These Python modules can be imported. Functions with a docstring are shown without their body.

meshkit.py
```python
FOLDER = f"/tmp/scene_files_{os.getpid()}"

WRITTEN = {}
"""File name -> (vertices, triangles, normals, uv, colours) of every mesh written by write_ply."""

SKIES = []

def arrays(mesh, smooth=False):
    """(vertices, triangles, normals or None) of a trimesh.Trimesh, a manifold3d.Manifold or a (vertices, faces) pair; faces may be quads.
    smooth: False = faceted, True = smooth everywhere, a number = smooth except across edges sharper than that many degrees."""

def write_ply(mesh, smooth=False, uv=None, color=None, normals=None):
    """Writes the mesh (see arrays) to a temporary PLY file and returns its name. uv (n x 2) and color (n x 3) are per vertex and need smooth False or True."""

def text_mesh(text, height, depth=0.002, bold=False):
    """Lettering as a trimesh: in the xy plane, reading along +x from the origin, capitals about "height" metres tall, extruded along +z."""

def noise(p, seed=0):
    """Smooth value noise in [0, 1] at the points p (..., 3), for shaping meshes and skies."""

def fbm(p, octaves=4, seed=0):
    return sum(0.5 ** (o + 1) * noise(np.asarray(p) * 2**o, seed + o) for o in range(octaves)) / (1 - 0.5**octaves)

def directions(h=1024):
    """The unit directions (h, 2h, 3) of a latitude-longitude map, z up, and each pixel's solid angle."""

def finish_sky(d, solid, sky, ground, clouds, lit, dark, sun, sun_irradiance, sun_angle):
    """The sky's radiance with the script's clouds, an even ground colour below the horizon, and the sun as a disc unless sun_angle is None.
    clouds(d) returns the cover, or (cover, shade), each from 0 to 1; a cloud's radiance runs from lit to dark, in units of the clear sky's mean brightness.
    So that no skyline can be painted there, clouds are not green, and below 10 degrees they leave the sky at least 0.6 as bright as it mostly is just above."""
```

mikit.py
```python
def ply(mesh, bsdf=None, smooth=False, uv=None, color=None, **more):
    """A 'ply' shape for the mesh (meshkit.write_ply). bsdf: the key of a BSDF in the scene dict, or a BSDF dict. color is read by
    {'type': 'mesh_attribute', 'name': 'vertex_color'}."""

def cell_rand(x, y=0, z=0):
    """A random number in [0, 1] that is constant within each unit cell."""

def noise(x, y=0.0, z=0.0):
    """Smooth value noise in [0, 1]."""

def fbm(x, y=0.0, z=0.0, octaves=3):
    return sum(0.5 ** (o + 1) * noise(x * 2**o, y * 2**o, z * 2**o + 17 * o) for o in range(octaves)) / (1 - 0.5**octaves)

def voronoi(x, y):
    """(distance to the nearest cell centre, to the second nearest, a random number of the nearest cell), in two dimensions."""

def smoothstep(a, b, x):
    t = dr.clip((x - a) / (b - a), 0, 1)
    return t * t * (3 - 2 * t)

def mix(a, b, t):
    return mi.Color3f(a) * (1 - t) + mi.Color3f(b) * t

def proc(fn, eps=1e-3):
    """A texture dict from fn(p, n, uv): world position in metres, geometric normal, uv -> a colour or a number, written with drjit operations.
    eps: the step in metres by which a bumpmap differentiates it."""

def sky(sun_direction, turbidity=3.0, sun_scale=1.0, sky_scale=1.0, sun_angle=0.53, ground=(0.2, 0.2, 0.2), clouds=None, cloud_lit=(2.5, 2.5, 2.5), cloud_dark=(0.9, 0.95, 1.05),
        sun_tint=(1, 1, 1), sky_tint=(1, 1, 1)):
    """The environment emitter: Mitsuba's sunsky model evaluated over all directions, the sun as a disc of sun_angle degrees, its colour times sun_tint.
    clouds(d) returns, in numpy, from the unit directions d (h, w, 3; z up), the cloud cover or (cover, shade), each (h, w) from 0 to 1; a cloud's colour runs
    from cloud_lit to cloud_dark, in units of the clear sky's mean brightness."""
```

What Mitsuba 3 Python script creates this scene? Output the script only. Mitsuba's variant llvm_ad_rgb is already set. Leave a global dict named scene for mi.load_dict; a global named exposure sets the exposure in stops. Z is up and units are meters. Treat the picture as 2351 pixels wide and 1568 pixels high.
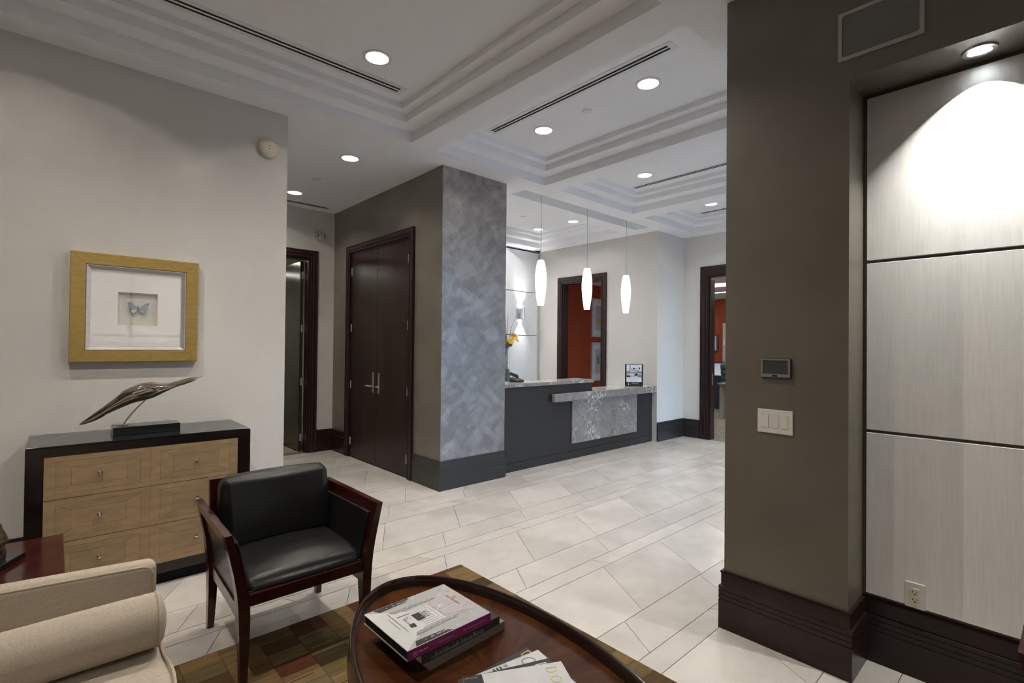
import math, random
import numpy as np, trimesh, drjit as dr, mitsuba as mi
import manifold3d as m3
from shapely.geometry import Polygon, Point, box as sbox
from shapely.ops import unary_union
from shapely import affinity
import mikit, meshkit
T = mi.ScalarTransform4f
rng = np.random.default_rng(7)
random.seed(7)

# ------------------------------------------------------------------ camera, sky, exposure
FPX = 1149.336
YAW, PIT, ROL = np.radians([47.506, 0.5551, 0.5474])
EYE = np.array([0, 0, 1.52])
Fw = np.array([np.cos(YAW) * np.cos(PIT), np.sin(YAW) * np.cos(PIT), np.sin(PIT)])
r0 = np.cross(Fw, [0, 0, 1]); r0 /= np.linalg.norm(r0); u0 = np.cross(r0, Fw)
Rt = np.cos(ROL) * r0 + np.sin(ROL) * u0; Up = -np.sin(ROL) * r0 + np.cos(ROL) * u0
CAM = np.eye(4); CAM[:3, 0] = -Rt; CAM[:3, 1] = Up; CAM[:3, 2] = Fw; CAM[:3, 3] = EYE
scene = {'camera': {'type': 'perspective', 'fov': float(np.degrees(2 * np.arctan(1175.5 / FPX))), 'fov_axis': 'x',
                    'near_clip': 0.02, 'far_clip': 200.0, 'to_world': T(CAM)}}
scene['sky'] = mikit.sky([-0.35, -0.75, 0.55], turbidity=3.5, sun_scale=0.0, sky_tint=(0.8, 1.0, 1.15), sky_scale=25.0, ground=(0.25, 0.25, 0.25),
                         clouds=lambda d: np.full(d.shape[:2], 0.75), cloud_lit=(0.76, 1.2, 1.9), cloud_dark=(1, 1, 1))
scene['sky']['sampling_weight'] = 22.0
exposure = 0.0
LAMP = 4.0           # intensity of a downlight, W/sr
NEUT, WARM = (1.0, 0.975, 0.91), (1.03, 0.955, 0.83)
labels = {}

# ------------------------------------------------------------------ helpers
def numbered(name):
    if name not in used: used.add(name); return name
    i = 1
    while f'{name}_{i:03d}' in used: i += 1
    k = f'{name}_{i:03d}'; used.add(k); return k
used = set()

def put(name, mesh, mat, parent=None, smooth=False, label=None, cat=None, group=None, kind=None, **more):
    key = numbered((parent + '__' if parent else '') + name)
    d = mesh if isinstance(mesh, dict) else mikit.ply(mesh, mat, smooth=smooth)
    scene[key] = {**d, **more}
    tag(key, label, cat, group, kind); return key
def tag(key, label=None, cat=None, group=None, kind=None):
    e = {k: v for k, v in (('label', label), ('category', cat), ('group', group), ('kind', kind)) if v}
    if e: labels[key] = e
def thing(name, label, cat, group=None, kind=None):
    key = numbered(name); tag(key, label, cat, group, kind); return key
def cat(*ms): return trimesh.util.concatenate(list(ms))
def moved(m, x=0, y=0, z=0, rz=0):
    m = m.copy()
    if rz: m.apply_transform(trimesh.transformations.rotation_matrix(rz, [0, 0, 1]))
    m.apply_translation([x, y, z]); return m
def bx(x0, x1, y0, y1, z0, z1, c=0.0):
    """box, its edges chamfered by c"""
    x0, x1 = sorted((x0, x1)); y0, y1 = sorted((y0, y1)); z0, z1 = sorted((z0, z1))
    if c <= 0:
        m = trimesh.creation.box([x1 - x0, y1 - y0, z1 - z0]); m.apply_translation([(x0 + x1) / 2, (y0 + y1) / 2, (z0 + z1) / 2]); return m
    p = []
    for X, sx in ((x0, 1), (x1, -1)):
        for Y, sy in ((y0, 1), (y1, -1)):
            for Z, sz in ((z0, 1), (z1, -1)):
                p += [(X + sx * c, Y + sy * c, Z), (X + sx * c, Y, Z + sz * c), (X, Y + sy * c, Z + sz * c)]
    return trimesh.convex.convex_hull(np.array(p))
def cyl(p0, p1, r, n=20, r1=None):
    p0, p1 = np.array(p0, float), np.array(p1, float)
    return loft_tube([p0, p1], [r, r if r1 is None else r1], n)
def loft_tube(pts, rad, n=12, cap=True, closed=False):
    p = np.asarray(pts, float); k = len(p)
    t = (np.roll(p, -1, 0) - np.roll(p, 1, 0)) if closed else np.gradient(p, axis=0)
    t /= np.linalg.norm(t, axis=1, keepdims=True) + 1e-12
    ref = np.array([0, 0, 1.0]) if np.abs(t[:, 2]).mean() < 0.8 else np.array([1.0, 0, 0])
    a = np.cross(t, ref); a /= np.linalg.norm(a, axis=1, keepdims=True) + 1e-12
    b = np.cross(t, a); an = np.arange(n) * 2 * np.pi / n
    rad = np.broadcast_to(rad, (k,))
    rings = [p[i] + rad[i] * (np.cos(an)[:, None] * a[i] + np.sin(an)[:, None] * b[i]) for i in range(k)]
    return loft(rings, cap and not closed, closed)
def loft(rings, cap=True, loop=False):
    """rings of equally many points, joined; outward if the rings turn with the path's right hand or not: fixed afterwards"""
    k, n = len(rings), len(rings[0]); v = np.vstack(rings); f = []
    for i in range(k if loop else k - 1):
        a, b = i * n, ((i + 1) % k) * n
        for j in range(n):
            j2 = (j + 1) % n
            f += [(a + j, a + j2, b + j2), (a + j, b + j2, b + j)]
    if cap:
        for base, rev in ((0, True), ((k - 1) * n, False)):
            ring = v[base:base + n]; c = len(v); v = np.vstack([v, ring.mean(0)])
            for j in range(n):
                f.append((base + (j + 1) % n, base + j, c) if rev else (base + j, base + (j + 1) % n, c))
    m = trimesh.Trimesh(v, f, process=False)
    if m.volume < 0: m.invert()
    return m
def sweep(path, prof, to3=None, closed=False):
    """mitred sweep of a closed profile (a = left of the path, b = out of its plane) along a plane polyline"""
    P = np.asarray(path, float); n = len(P); off = []
    for i in range(n):
        e = []
        if closed or i > 0: d = P[i] - P[i - 1]; e.append(d / np.linalg.norm(d))
        if closed or i < n - 1: d = P[(i + 1) % n] - P[i]; e.append(d / np.linalg.norm(d))
        nr = [np.array([-d[1], d[0]]) for d in e]
        s = sum(nr); off.append(s / (s @ nr[0]))
    to3 = to3 or (lambda u, v, b: (u, v, b))
    rings = [np.array([to3(*(P[i] + a * off[i]), b) for a, b in prof]) for i in range(n)]
    return loft(rings, not closed, closed)
def lathe(prof, n=32, at=(0, 0, 0)):
    """(r, z) profile from bottom to top"""
    an = np.arange(n) * 2 * np.pi / n
    rings = [np.stack([max(r, 1e-5) * np.cos(an), max(r, 1e-5) * np.sin(an), np.full(n, z)], 1) + np.array(at) for r, z in prof]
    return loft(rings, True)
def prism(poly, z0, z1):
    """shapely polygon(s) extruded along z"""
    return cat(*[moved(trimesh.creation.extrude_polygon(g, z1 - z0, engine='earcut'), z=z0) for g in getattr(poly, 'geoms', [poly]) if g.area > 1e-9])
def frame(o, ux, uy):
    """4x4 of a plane's own axes: x along ux, y along uy, z out"""
    ux, uy = np.array(ux, float), np.array(uy, float); ux /= np.linalg.norm(ux); uy /= np.linalg.norm(uy)
    M = np.eye(4); M[:3, 0], M[:3, 1], M[:3, 2], M[:3, 3] = ux, uy, np.cross(ux, uy), o; return M
def tf(m, M): m = m.copy(); m.apply_transform(M); return m
def rbox(sx, sy, sz, r, n=10, puff=(0, 0, 0), at=(0, 0, 0), k=5):
    """soft box: rounded edges of radius r, each face puffed out by puff at its middle"""
    h = np.array([sx, sy, sz]) / 2; th = np.tan(np.linspace(0, np.pi / 4, k + 1))[1:]
    G = [np.concatenate([-(c - r) - r * th[::-1], np.linspace(-(c - r), c - r, n), (c - r) + r * th]) for c in h]
    m_ = n + 2 * k; v, f = [], []
    for ax in range(3):
        a1, a2 = (ax + 1) % 3, (ax + 2) % 3
        for s in (-1, 1):
            A, B = np.meshgrid(G[a1], G[a2], indexing='ij'); q = np.zeros((m_, m_, 3))
            q[..., ax] = s * h[ax]; q[..., a1] = A; q[..., a2] = B
            base = sum(len(x) for x in v); v.append(q.reshape(-1, 3))
            for i in range(m_ - 1):
                for j in range(m_ - 1):
                    w = (base + i * m_ + j, base + (i + 1) * m_ + j, base + (i + 1) * m_ + j + 1, base + i * m_ + j + 1)
                    if s < 0: w = w[::-1]
                    f += [(w[0], w[1], w[2]), (w[0], w[2], w[3])]
    p = np.vstack(v); q = np.clip(p / h, -1, 1)
    inner = np.clip(p, -(h - r), h - r); d = p - inner
    p = inner + d / np.maximum(np.linalg.norm(d, axis=1, keepdims=True), 1e-9) * r
    for ax in range(3):
        o1, o2 = (ax + 1) % 3, (ax + 2) % 3
        p[:, ax] += np.sign(q[:, ax]) * puff[ax] * (1 - q[:, o1] ** 2) * (1 - q[:, o2] ** 2) * np.abs(q[:, ax]) ** 2
    m = trimesh.Trimesh(p, f, process=False); m.merge_vertices(digits_vertex=6); m.apply_translation(at); return m
def mani(m): return trimesh.Trimesh(m.to_mesh().vert_properties[:, :3], m.to_mesh().tri_verts, process=False)
def mbox(x0, x1, y0, y1, z0, z1): return m3.Manifold.cube([x1 - x0, y1 - y0, z1 - z0]).translate([x0, y0, z0])

# ------------------------------------------------------------------ materials
N, FB, SM = mikit.noise, mikit.fbm, mikit.smoothstep
def rgb(c): return {'type': 'rgb', 'value': list(map(float, c))}
def mat(name, color, rough=0.5, spec=0.5, metal=0.0, bump=None, bscale=0.001, **kw):
    c = mikit.proc(color) if callable(color) else rgb(color)
    b = {'type': 'principled', 'base_color': c, 'roughness': mikit.proc(rough) if callable(rough) else float(rough), 'specular': float(spec), 'metallic': float(metal), **kw}
    if bump: b = {'type': 'bumpmap', 'arbitrary': mikit.proc(bump), 'scale': float(bscale), 'bsdf': b}
    scene[name] = {'type': 'twosided', 'bsdf': b}; return name
def glow(c, s, weight=0.1): return {'type': 'area', 'radiance': rgb(np.array(c) * s), 'sampling_weight': weight}
def tone(base, amp, sx, sy=None, sz=None, oct=3, tint=None):
    sy, sz = sy or sx, sz or sx
    b2 = tint if tint is not None else [c * (1 - amp) for c in base]
    return lambda p, n, uv: mikit.mix(b2, base, SM(0.25, 0.75, FB(p.x * sx, p.y * sy, p.z * sz, oct)))

mat('paint_wall', (0.63, 0.605, 0.585), 0.55, 0.3)
mat('paint_lobby', (0.72, 0.70, 0.67), 0.5, 0.35)
mat('paint_ceiling', (0.86, 0.865, 0.88), 0.8, 0.2)
mat('paint_dark', tone((0.145, 0.128, 0.104), 0.14, 3.0), 0.36, 0.6)
mat('paint_red', (0.36, 0.062, 0.018), 0.6, 0.3)
mat('paint_office', (0.62, 0.60, 0.52), 0.7, 0.3)
def plaster(p, n, uv):
    u, v = p.x + 0.12 * N(p.x * 5, 0, p.z * 5), p.z
    out = mi.Float(0)
    for i, (ang, L, W, w) in enumerate(((0.75, 0.16, 0.075, .4), (-0.7, 0.14, 0.07, .35), (0.5, 0.10, 0.05, .25), (-0.95, 0.2, 0.09, .25))):
        c, s = math.cos(ang), math.sin(ang)
        a, b = (u * c + v * s) / L, (-u * s + v * c) / W
        row = dr.floor(b + 0.25 * N(a * 2.5, 7 + i, 0)); a = a + mikit.cell_rand(row, i, 3)
        a = a + 0.2 * N(a * 3, b * 3, i)
        h = mikit.cell_rand(dr.floor(a), row, 11 + i)
        out += w * SM(0.45, 0.95, h)
    m = SM(0.2, 0.8, FB(p.x * 2.2, 0, p.z * 2.2, 3))
    return dr.clip(0.25 * m + 0.75 * out, 0, 1)
mat('plaster_silver', lambda p, n, uv: mikit.mix((0.225, 0.212, 0.208), (0.42, 0.40, 0.395), plaster(p, n, uv)), lambda p, n, uv: 0.46 - 0.10 * plaster(p, n, uv), 0.5, 0.75)
mat('espresso', tone((0.0255, 0.0115, 0.0105), 0.35, 4, 4, 0.8), 0.26, 0.32)
mat('espresso_grey', (0.028, 0.0265, 0.0255), 0.33, 0.45)
mat('mahogany', tone((0.036, 0.0062, 0.0055), 0.4, 9, 9, 2), 0.15, 0.5)
mat('mahogany_dark', tone((0.024, 0.006, 0.0055), 0.4, 9, 9, 2), 0.18, 0.45)
mat('charcoal_laminate', (0.025, 0.0235, 0.022), 0.42, 0.4)
mat('black_gloss', (0.008, 0.0085, 0.010), 0.09, 0.55)
mat('black_satin', (0.010, 0.010, 0.010), 0.35, 0.4)
mat('black_leather', (0.0075, 0.0075, 0.008), 0.29, 0.42)
mat('dark_plastic', (0.015, 0.015, 0.017), 0.3)
def tile_fn(mul, sh):
    def fn(p, n, uv):
        a = FB(p.x * 2.6 + sh, p.y * 2.6, sh, 4); b = FB(p.x * 11, p.y * 16, sh + 3, 3)
        k = mul * (0.86 + 0.14 * SM(0.3, 0.7, a) + 0.10 * (b - 0.5))
        return mi.Color3f(0.545, 0.510, 0.482) * k
    return fn
for i, (mul, sh) in enumerate(((1.0, 0.0), (0.95, 31.0), (1.04, 57.0))): mat(f'tile_{i}', tile_fn(mul, sh), lambda p, n, uv: 0.20 + 0.10 * FB(p.x * 30, p.y * 30, 0, 2), 0.5)
mat('grout', (0.10, 0.09, 0.08), 0.8)
mat('carpet_grey', tone((0.26, 0.23, 0.18), 0.35, 40, 40, 40), 0.95, 0.1)
mat('aluminium', (0.72, 0.72, 0.72), 0.3, 0.5, 1.0)
mat('chrome', (0.80, 0.80, 0.80), 0.08, 0.5, 1.0)
mat('satin_steel', (0.62, 0.61, 0.59), 0.28, 0.5, 1.0)
mat('polished_bronze', (0.60, 0.53, 0.46), 0.06, 0.5, 1.0)
mat('white_plastic', (0.74, 0.71, 0.67), 0.35)
mat('almond_plastic', (0.70, 0.62, 0.50), 0.35)
mat('white_trim', (0.78, 0.78, 0.77), 0.4)
mat('slot_black', (0.006, 0.006, 0.007), 0.7, 0.2)
mat('grille_grey', (0.155, 0.155, 0.145), 0.7)
mat('grille_frame', (0.42, 0.39, 0.36), 0.6)
mat('screen_dark', (0.055, 0.062, 0.066), 0.12)
mat('laminate_light', lambda p, n, uv: mi.Color3f(0.86, 0.85, 0.845) * (0.90 + 0.14 * N(p.x * 640 + 3, p.y * 640, p.z * 9)) * (0.97 + 0.06 * N(p.x * 60, p.y * 60, p.z * 0.7)), 0.42, 0.4)
mat('laminate_white', (0.74, 0.75, 0.77), 0.4, 0.4)
def granite(p, n, uv):
    x, y = p.x + p.y * 0.35, p.z + p.y * 0.9
    wx, wy = x + 0.05 * FB(x * 26, y * 26, 3, 3), y + 0.05 * FB(x * 26 + 9, y * 26, 7, 3)
    d1, d2, r = mikit.voronoi(wx * 26, wy * 26)
    d3, d4, r2 = mikit.voronoi(wx * 70 + 5, wy * 70)
    flow = FB((x - y) * 2.2 + 0.5 * N(x * 3, y * 3, 2), (x + y) * 4.6, 1.7, 4)
    vein = SM(0.45, 0.58, flow) * SM(0.25, 0.5, FB(x * 4 + 7, y * 4, 5, 2))
    base = mikit.mix((0.19, 0.17, 0.155), (0.33, 0.31, 0.295), FB((x - y) * 6, (x + y) * 15, 0, 4))
    base = mikit.mix(base, (0.10, 0.095, 0.095), SM(0.55, 0.95, r2) * (0.25 + 0.6 * vein))
    base = mikit.mix(base, (0.50, 0.49, 0.48), (0.12 + 0.6 * vein) * SM(0.35, 0.05, r2))
    clump = SM(0.35, 0.8, r) * SM(0.65, 0.15, d1) * vein
    out = mikit.mix(base, (0.62, 0.62, 0.63), dr.clip(0.9 * clump, 0, 1))
    crack = SM(0.008, 0.0, dr.abs(FB(x * 2.4 + 4 - y, y * 2.4 + x, 9, 3) - 0.5))
    return mikit.mix(out, (0.07, 0.065, 0.06), 0.4 * crack)
mat('granite', granite, 0.12, 0.5)
mat('gold_leaf', tone((0.42, 0.285, 0.090), 0.12, 30, 30, 60), 0.38, 0.5, 0.35)
mat('silver_leaf', tone((0.72, 0.70, 0.68), 0.15, 25, 25, 160), 0.35, 0.5, 0.5)
mat('mat_board', (0.90, 0.89, 0.88), 0.8, 0.2)
mat('mat_linen', (0.66, 0.64, 0.60), 0.9, 0.2)
mat('wing_blue', (0.31, 0.36, 0.43), 0.4)
mat('wing_brown', (0.20, 0.17, 0.15), 0.6)
for nm, c, t in (('veneer_a', (0.365, 0.255, 0.145), (0.315, 0.215, 0.122)), ('veneer_b', (0.345, 0.240, 0.138), (0.30, 0.207, 0.119)), ('veneer_c', (0.325, 0.232, 0.137), (0.28, 0.20, 0.117))):
    mat(nm, tone(c, 0, 14, 14, 30, 3, t), 0.42, 0.4)
mat('veneer_gap', (0.09, 0.055, 0.032), 0.6)
def linen(c):
    return lambda p, n, uv: mi.Color3f(*c) * (0.78 + 0.30 * N(p.x * 420, p.y * 420, p.z * 420)) * (0.96 + 0.08 * FB(p.x * 8, p.y * 60, p.z * 60, 2))
mat('sofa_linen', linen((0.425, 0.365, 0.300)), 0.85, 0.15, sheen=0.4)
mat('sofa_piping', (0.44, 0.36, 0.28), 0.8, 0.15)
def table_grain(p, n, uv):
    x, y = p.x - 1.06, p.y - 1.215
    a = dr.atan2(y, x * 1.6); r = dr.sqrt(x * x + y * y)
    g = FB(a * 9 + 0.8 * N(r * 5, a * 4, 1), r * 6, 2, 3); h = N(a * 90 + 3 * N(r * 8, a * 3, 0), r * 9, 5)
    seg = mikit.cell_rand(dr.floor(a * 2.546), 3, 1)
    return mikit.mix((0.022, 0.0065, 0.0028), (0.080, 0.027, 0.0095), dr.clip(0.75 * g + 0.25 * h + 0.15 * (seg - 0.5), 0, 1))
mat('table_veneer', table_grain, 0.15, 0.3)
mat('table_rim', (0.020, 0.0085, 0.0065), 0.15, 0.55)
def rug_fn(p, n, uv):
    # rows run along y; blocks of a row along x are staggered
    u, v = p.x - 2.10, p.y - 2.79
    U = dr.floor(u / 0.165); V0 = v / 0.105 + 0.5 * (U - 2 * dr.floor(U / 2)) * mikit.cell_rand(U, 5, 5)
    V = dr.floor(V0); h = mikit.cell_rand(U, V, 1)
    c = mikit.mix((0.33, 0.205, 0.095), (0.23, 0.15, 0.07), SM(0.2, 0.3, h))
    c = mikit.mix(c, (0.165, 0.125, 0.045), SM(0.36, 0.38, h)); c = mikit.mix(c, (0.21, 0.165, 0.085), SM(0.52, 0.54, h))
    c = mikit.mix(c, (0.12, 0.065, 0.028), SM(0.64, 0.66, h)); c = mikit.mix(c, (0.135, 0.017, 0.013), SM(0.80, 0.82, h))
    c = mikit.mix(c, (0.030, 0.020, 0.013), SM(0.93, 0.95, h))
    fu, fv = u / 0.165 - U, V0 - V
    edge = SM(0.0, 0.035, fu) * SM(1.0, 0.965, fu) * SM(0.0, 0.05, fv) * SM(1.0, 0.95, fv)
    st = mikit.cell_rand(U + 9, V, 4); s0 = 0.25 + 0.5 * mikit.cell_rand(U, V, 6)
    streak = dr.select(st > 0.72, SM(0.05, 0.03, dr.abs(fv - s0)) * SM(0.1, 0.14, fu) * SM(0.8, 0.7, fu), 0.0)
    c = mikit.mix(c, mikit.mix((0.45, 0.34, 0.22), (0.06, 0.035, 0.02), SM(0.86, 0.87, st)), streak)
    c = mikit.mix(c, (0.20, 0.145, 0.075), 0.30)
    return 0.60 * c * (0.66 + 0.34 * edge) * (0.70 + 0.60 * FB(p.x * 9, p.y * 90, 0, 4))
mat('rug_wool', rug_fn, 0.95, 0.1, sheen=0.3)
mat('rug_edge', (0.2, 0.13, 0.06), 0.9)
mat('statue_bronze', tone((0.10, 0.070, 0.038), 0.6, 60), 0.4, 0.5, 0.5)
mat('paper_white', (0.80, 0.80, 0.80), 0.6, 0.3)
mat('cover_grey', (0.40, 0.40, 0.41), 0.14, 0.5)
mat('ink_light', (0.62, 0.62, 0.63), 0.14); mat('ink_mid', (0.27, 0.27, 0.275), 0.14); mat('ink_dark', (0.055, 0.053, 0.055), 0.14)
mat('ink_lilac', (0.46, 0.42, 0.45), 0.14); mat('ink_white', (0.85, 0.85, 0.85), 0.14)
mat('ink_brown', (0.22, 0.10, 0.05), 0.3); mat('ink_magenta', (0.42, 0.05, 0.26), 0.14)
mat('spine_magenta', (0.21, 0.020, 0.115), 0.25); mat('cover_taupe', (0.16, 0.13, 0.11), 0.3); mat('cover_black', (0.028, 0.028, 0.029), 0.25)
mat('cover_mint', (0.42, 0.50, 0.48), 0.25); mat('cover_silver', (0.60, 0.60, 0.62), 0.2)
mat('foil_gold', (0.62, 0.55, 0.20), 0.3, 0.5, 0.6); mat('foil_copper', (0.62, 0.36, 0.13), 0.3, 0.5, 0.5); mat('foil_steel', (0.48, 0.53, 0.54), 0.3, 0.5, 0.4)
mat('petal_yellow', (0.75, 0.42, 0.02), 0.6); mat('leaf_green', (0.09, 0.13, 0.05), 0.6); mat('twig', (0.03, 0.03, 0.025), 0.7)
mat('desk_white', (0.78, 0.82, 0.78), 0.25); mat('desk_beige', (0.36, 0.32, 0.23), 0.6); mat('mesh_teal', (0.035, 0.055, 0.055), 0.6)
scene['glass_pane'] = {'type': 'thindielectric', 'int_ior': 1.5}
scene['glass_solid'] = {'type': 'thindielectric', 'int_ior': 1.33}
scene['pendant_glass'] = {'type': 'twosided', 'bsdf': {'type': 'diffuse', 'reflectance': rgb((0.85, 0.85, 0.8))}}
mat('lens_white', (0.9, 0.9, 0.9), 0.6)

# ------------------------------------------------------------------ the room
ZC, ZT = 3.4235, 3.632                   # soffit, coffer top
YL = 4.344                               # picture wall
XD, YF = 3.0, 4.369                      # closet block: door face, plaster face
XE, YP, XO = 7.22, 4.395, 8.05           # reception end wall, pier face, office wall
YB, YR = 7.12, 7.10                      # hall back wall, reception back wall
XP = 2.72                                # right wall
SX, SY = -2.4, -2.7                      # west and south walls
STR = 'structure'

# floor: grout bed with tiles that can be told apart
room = unary_union([sbox(SX, SY, 2.72, YL), sbox(1.0, YL + .1, XD, YB), sbox(1.41, YL - .01, XD, YB), sbox(2.6, 1.23, XO, YF), sbox(3.2, SY, XO, YF), sbox(2.4, 1.0, 3.2, YF), sbox(3.9, YF, XE, YR), sbox(2.72, -1.5, 2.985, .655)])
room = room.difference(sbox(XD, YF, 3.9, 9)).difference(sbox(XE, YP, 9, 9))
put('floor', bx(SX - .1, XO + .12, SY - .1, YB + .15, -0.12, -0.004), 'grout', label='pale stone tile floor of lounge and lobby', kind=STR)
tiles = []
S30 = 0.576
for k in range(-6, 6):
    y0 = 2.508 + 0.88 * k
    for h0, h1, L, x0, sk in ((0.0, 0.502, 0.7145, 2.537, S30), (0.502, 0.628, 0.9115, 2.920, -0.53), (0.628, 0.88, 0.857, 2.213, S30)):
        for n in range(-9, 10):
            X0 = x0 + L * n
            a, b = y0 + h0, y0 + h1; d = sk * (b - a); g = 0.0018
            tiles.append(Polygon([(X0 + g, a + g), (X0 + L - g, a + g), (X0 + L + d - g, b - g), (X0 + d + g, b - g)]))
vis = []
for t in tiles:
    q = t.intersection(room)
    for gmt in getattr(q, 'geoms', [q]):
        if gmt.geom_type == 'Polygon' and gmt.area > 2e-3:
            vis.append(gmt)
def seen(g):
    c = np.array(g.representative_point().coords[0]); d = c - EYE[:2]; z = d @ Fw[:2]
    return z > 0.6 and abs(d @ Rt[:2]) < 1.15 * z + .4 and c[0] < 8.2
near = [g for g in vis if seen(g)]; near.sort(key=lambda g: np.hypot(*g.representative_point().coords[0]))
far = near[290:] + [g for g in vis if not seen(g)]; near = near[:290]
for i, g in enumerate(near): put('tile', prism(g, -0.004, 0.0), f'tile_{int(rng.integers(3))}', 'floor')
put('tile', cat(*[prism(g, -0.004, 0.0) for g in far]), 'tile_0', 'floor', kind='stuff')

# ceiling with stepped coffers
C = mbox(SX - .1, XO + .12, SY - .1, YB + .1, ZC, ZT + .25)
def coffer(x0, x1, y0, y1):
    global C
    for d, za, zb in ((0, ZC - .05, 3.517), (0.157, 3.51, 3.584), (0.237, 3.58, ZT)):
        C = C - mbox(x0 + d, x1 - d, y0 + d, y1 - d, za, zb)
coffer(-0.95, 2.455, 1.483, 4.098); coffer(2.715, 4.26, 1.483, 4.098); coffer(4.53, 6.06, 1.483, 4.098); coffer(6.355, 7.80, 1.483, 4.098)
coffer(2.715 + .9, 4.26 + .75, -1.6, 1.1); coffer(5.3, 7.7, -1.6, 1.1); coffer(-0.95, 2.2, -1.6, 1.1)
coffer(4.29, 6.90, 4.91, 6.79)
C = C - mbox(4.20, 6.925, 4.379, 4.631, ZC - .05, ZC + .2)
put('ceiling', mani(C), 'paint_ceiling', label='white plaster ceiling with stepped coffers', kind=STR)

def wallbox(name, b, m, label, holes=(), parent=None):
    w = mbox(*b)
    for h in holes: w = w - mbox(*h)
    return put(name, mani(w), m, parent, label=label, kind=STR)
wallbox('wall_left', (SX - .1, 1.42, YL, YL + .12, 0, ZC), 'paint_wall', 'warm white wall behind the drawer chest')
wallbox('wall_west', (SX - .12, SX, SY, YL, 0, ZC), 'paint_dark', 'side wall of the lounge behind the sofa')
wallbox('wall_hall', (0.9, 1.0, YL + .12, YB, 0, ZC), 'paint_wall', 'short wall of the hallway')
D2 = (1.72, 2.655, 2.735)   # hall door opening x0, x1, top
wallbox('wall_back', (0.9, XD, YB, YB + .13, 0, ZC), 'paint_wall', 'hallway end wall with the open door', [(D2[0], D2[1], YB - 1, YB + 1, -1, D2[2])])
D1 = (5.005, 6.545, 2.765)  # closet opening
wallbox('wall_closet', (XD, 3.88, YF + .012, YB + .13, 0, ZC), 'paint_dark', 'dark olive brown wall around the double doors', [(XD - 1, XD + .06, D1[0], D1[1], -1, D1[2])])
put('plaster_face', bx(XD, 3.895, YF, YF + .012, 0, ZC), 'plaster_silver', 'wall_closet', label='silver trowelled plaster face')
put('return_face', bx(3.88, 3.892, YF + .012, YB + .13, 0, ZC), 'paint_lobby', 'wall_closet')
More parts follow.
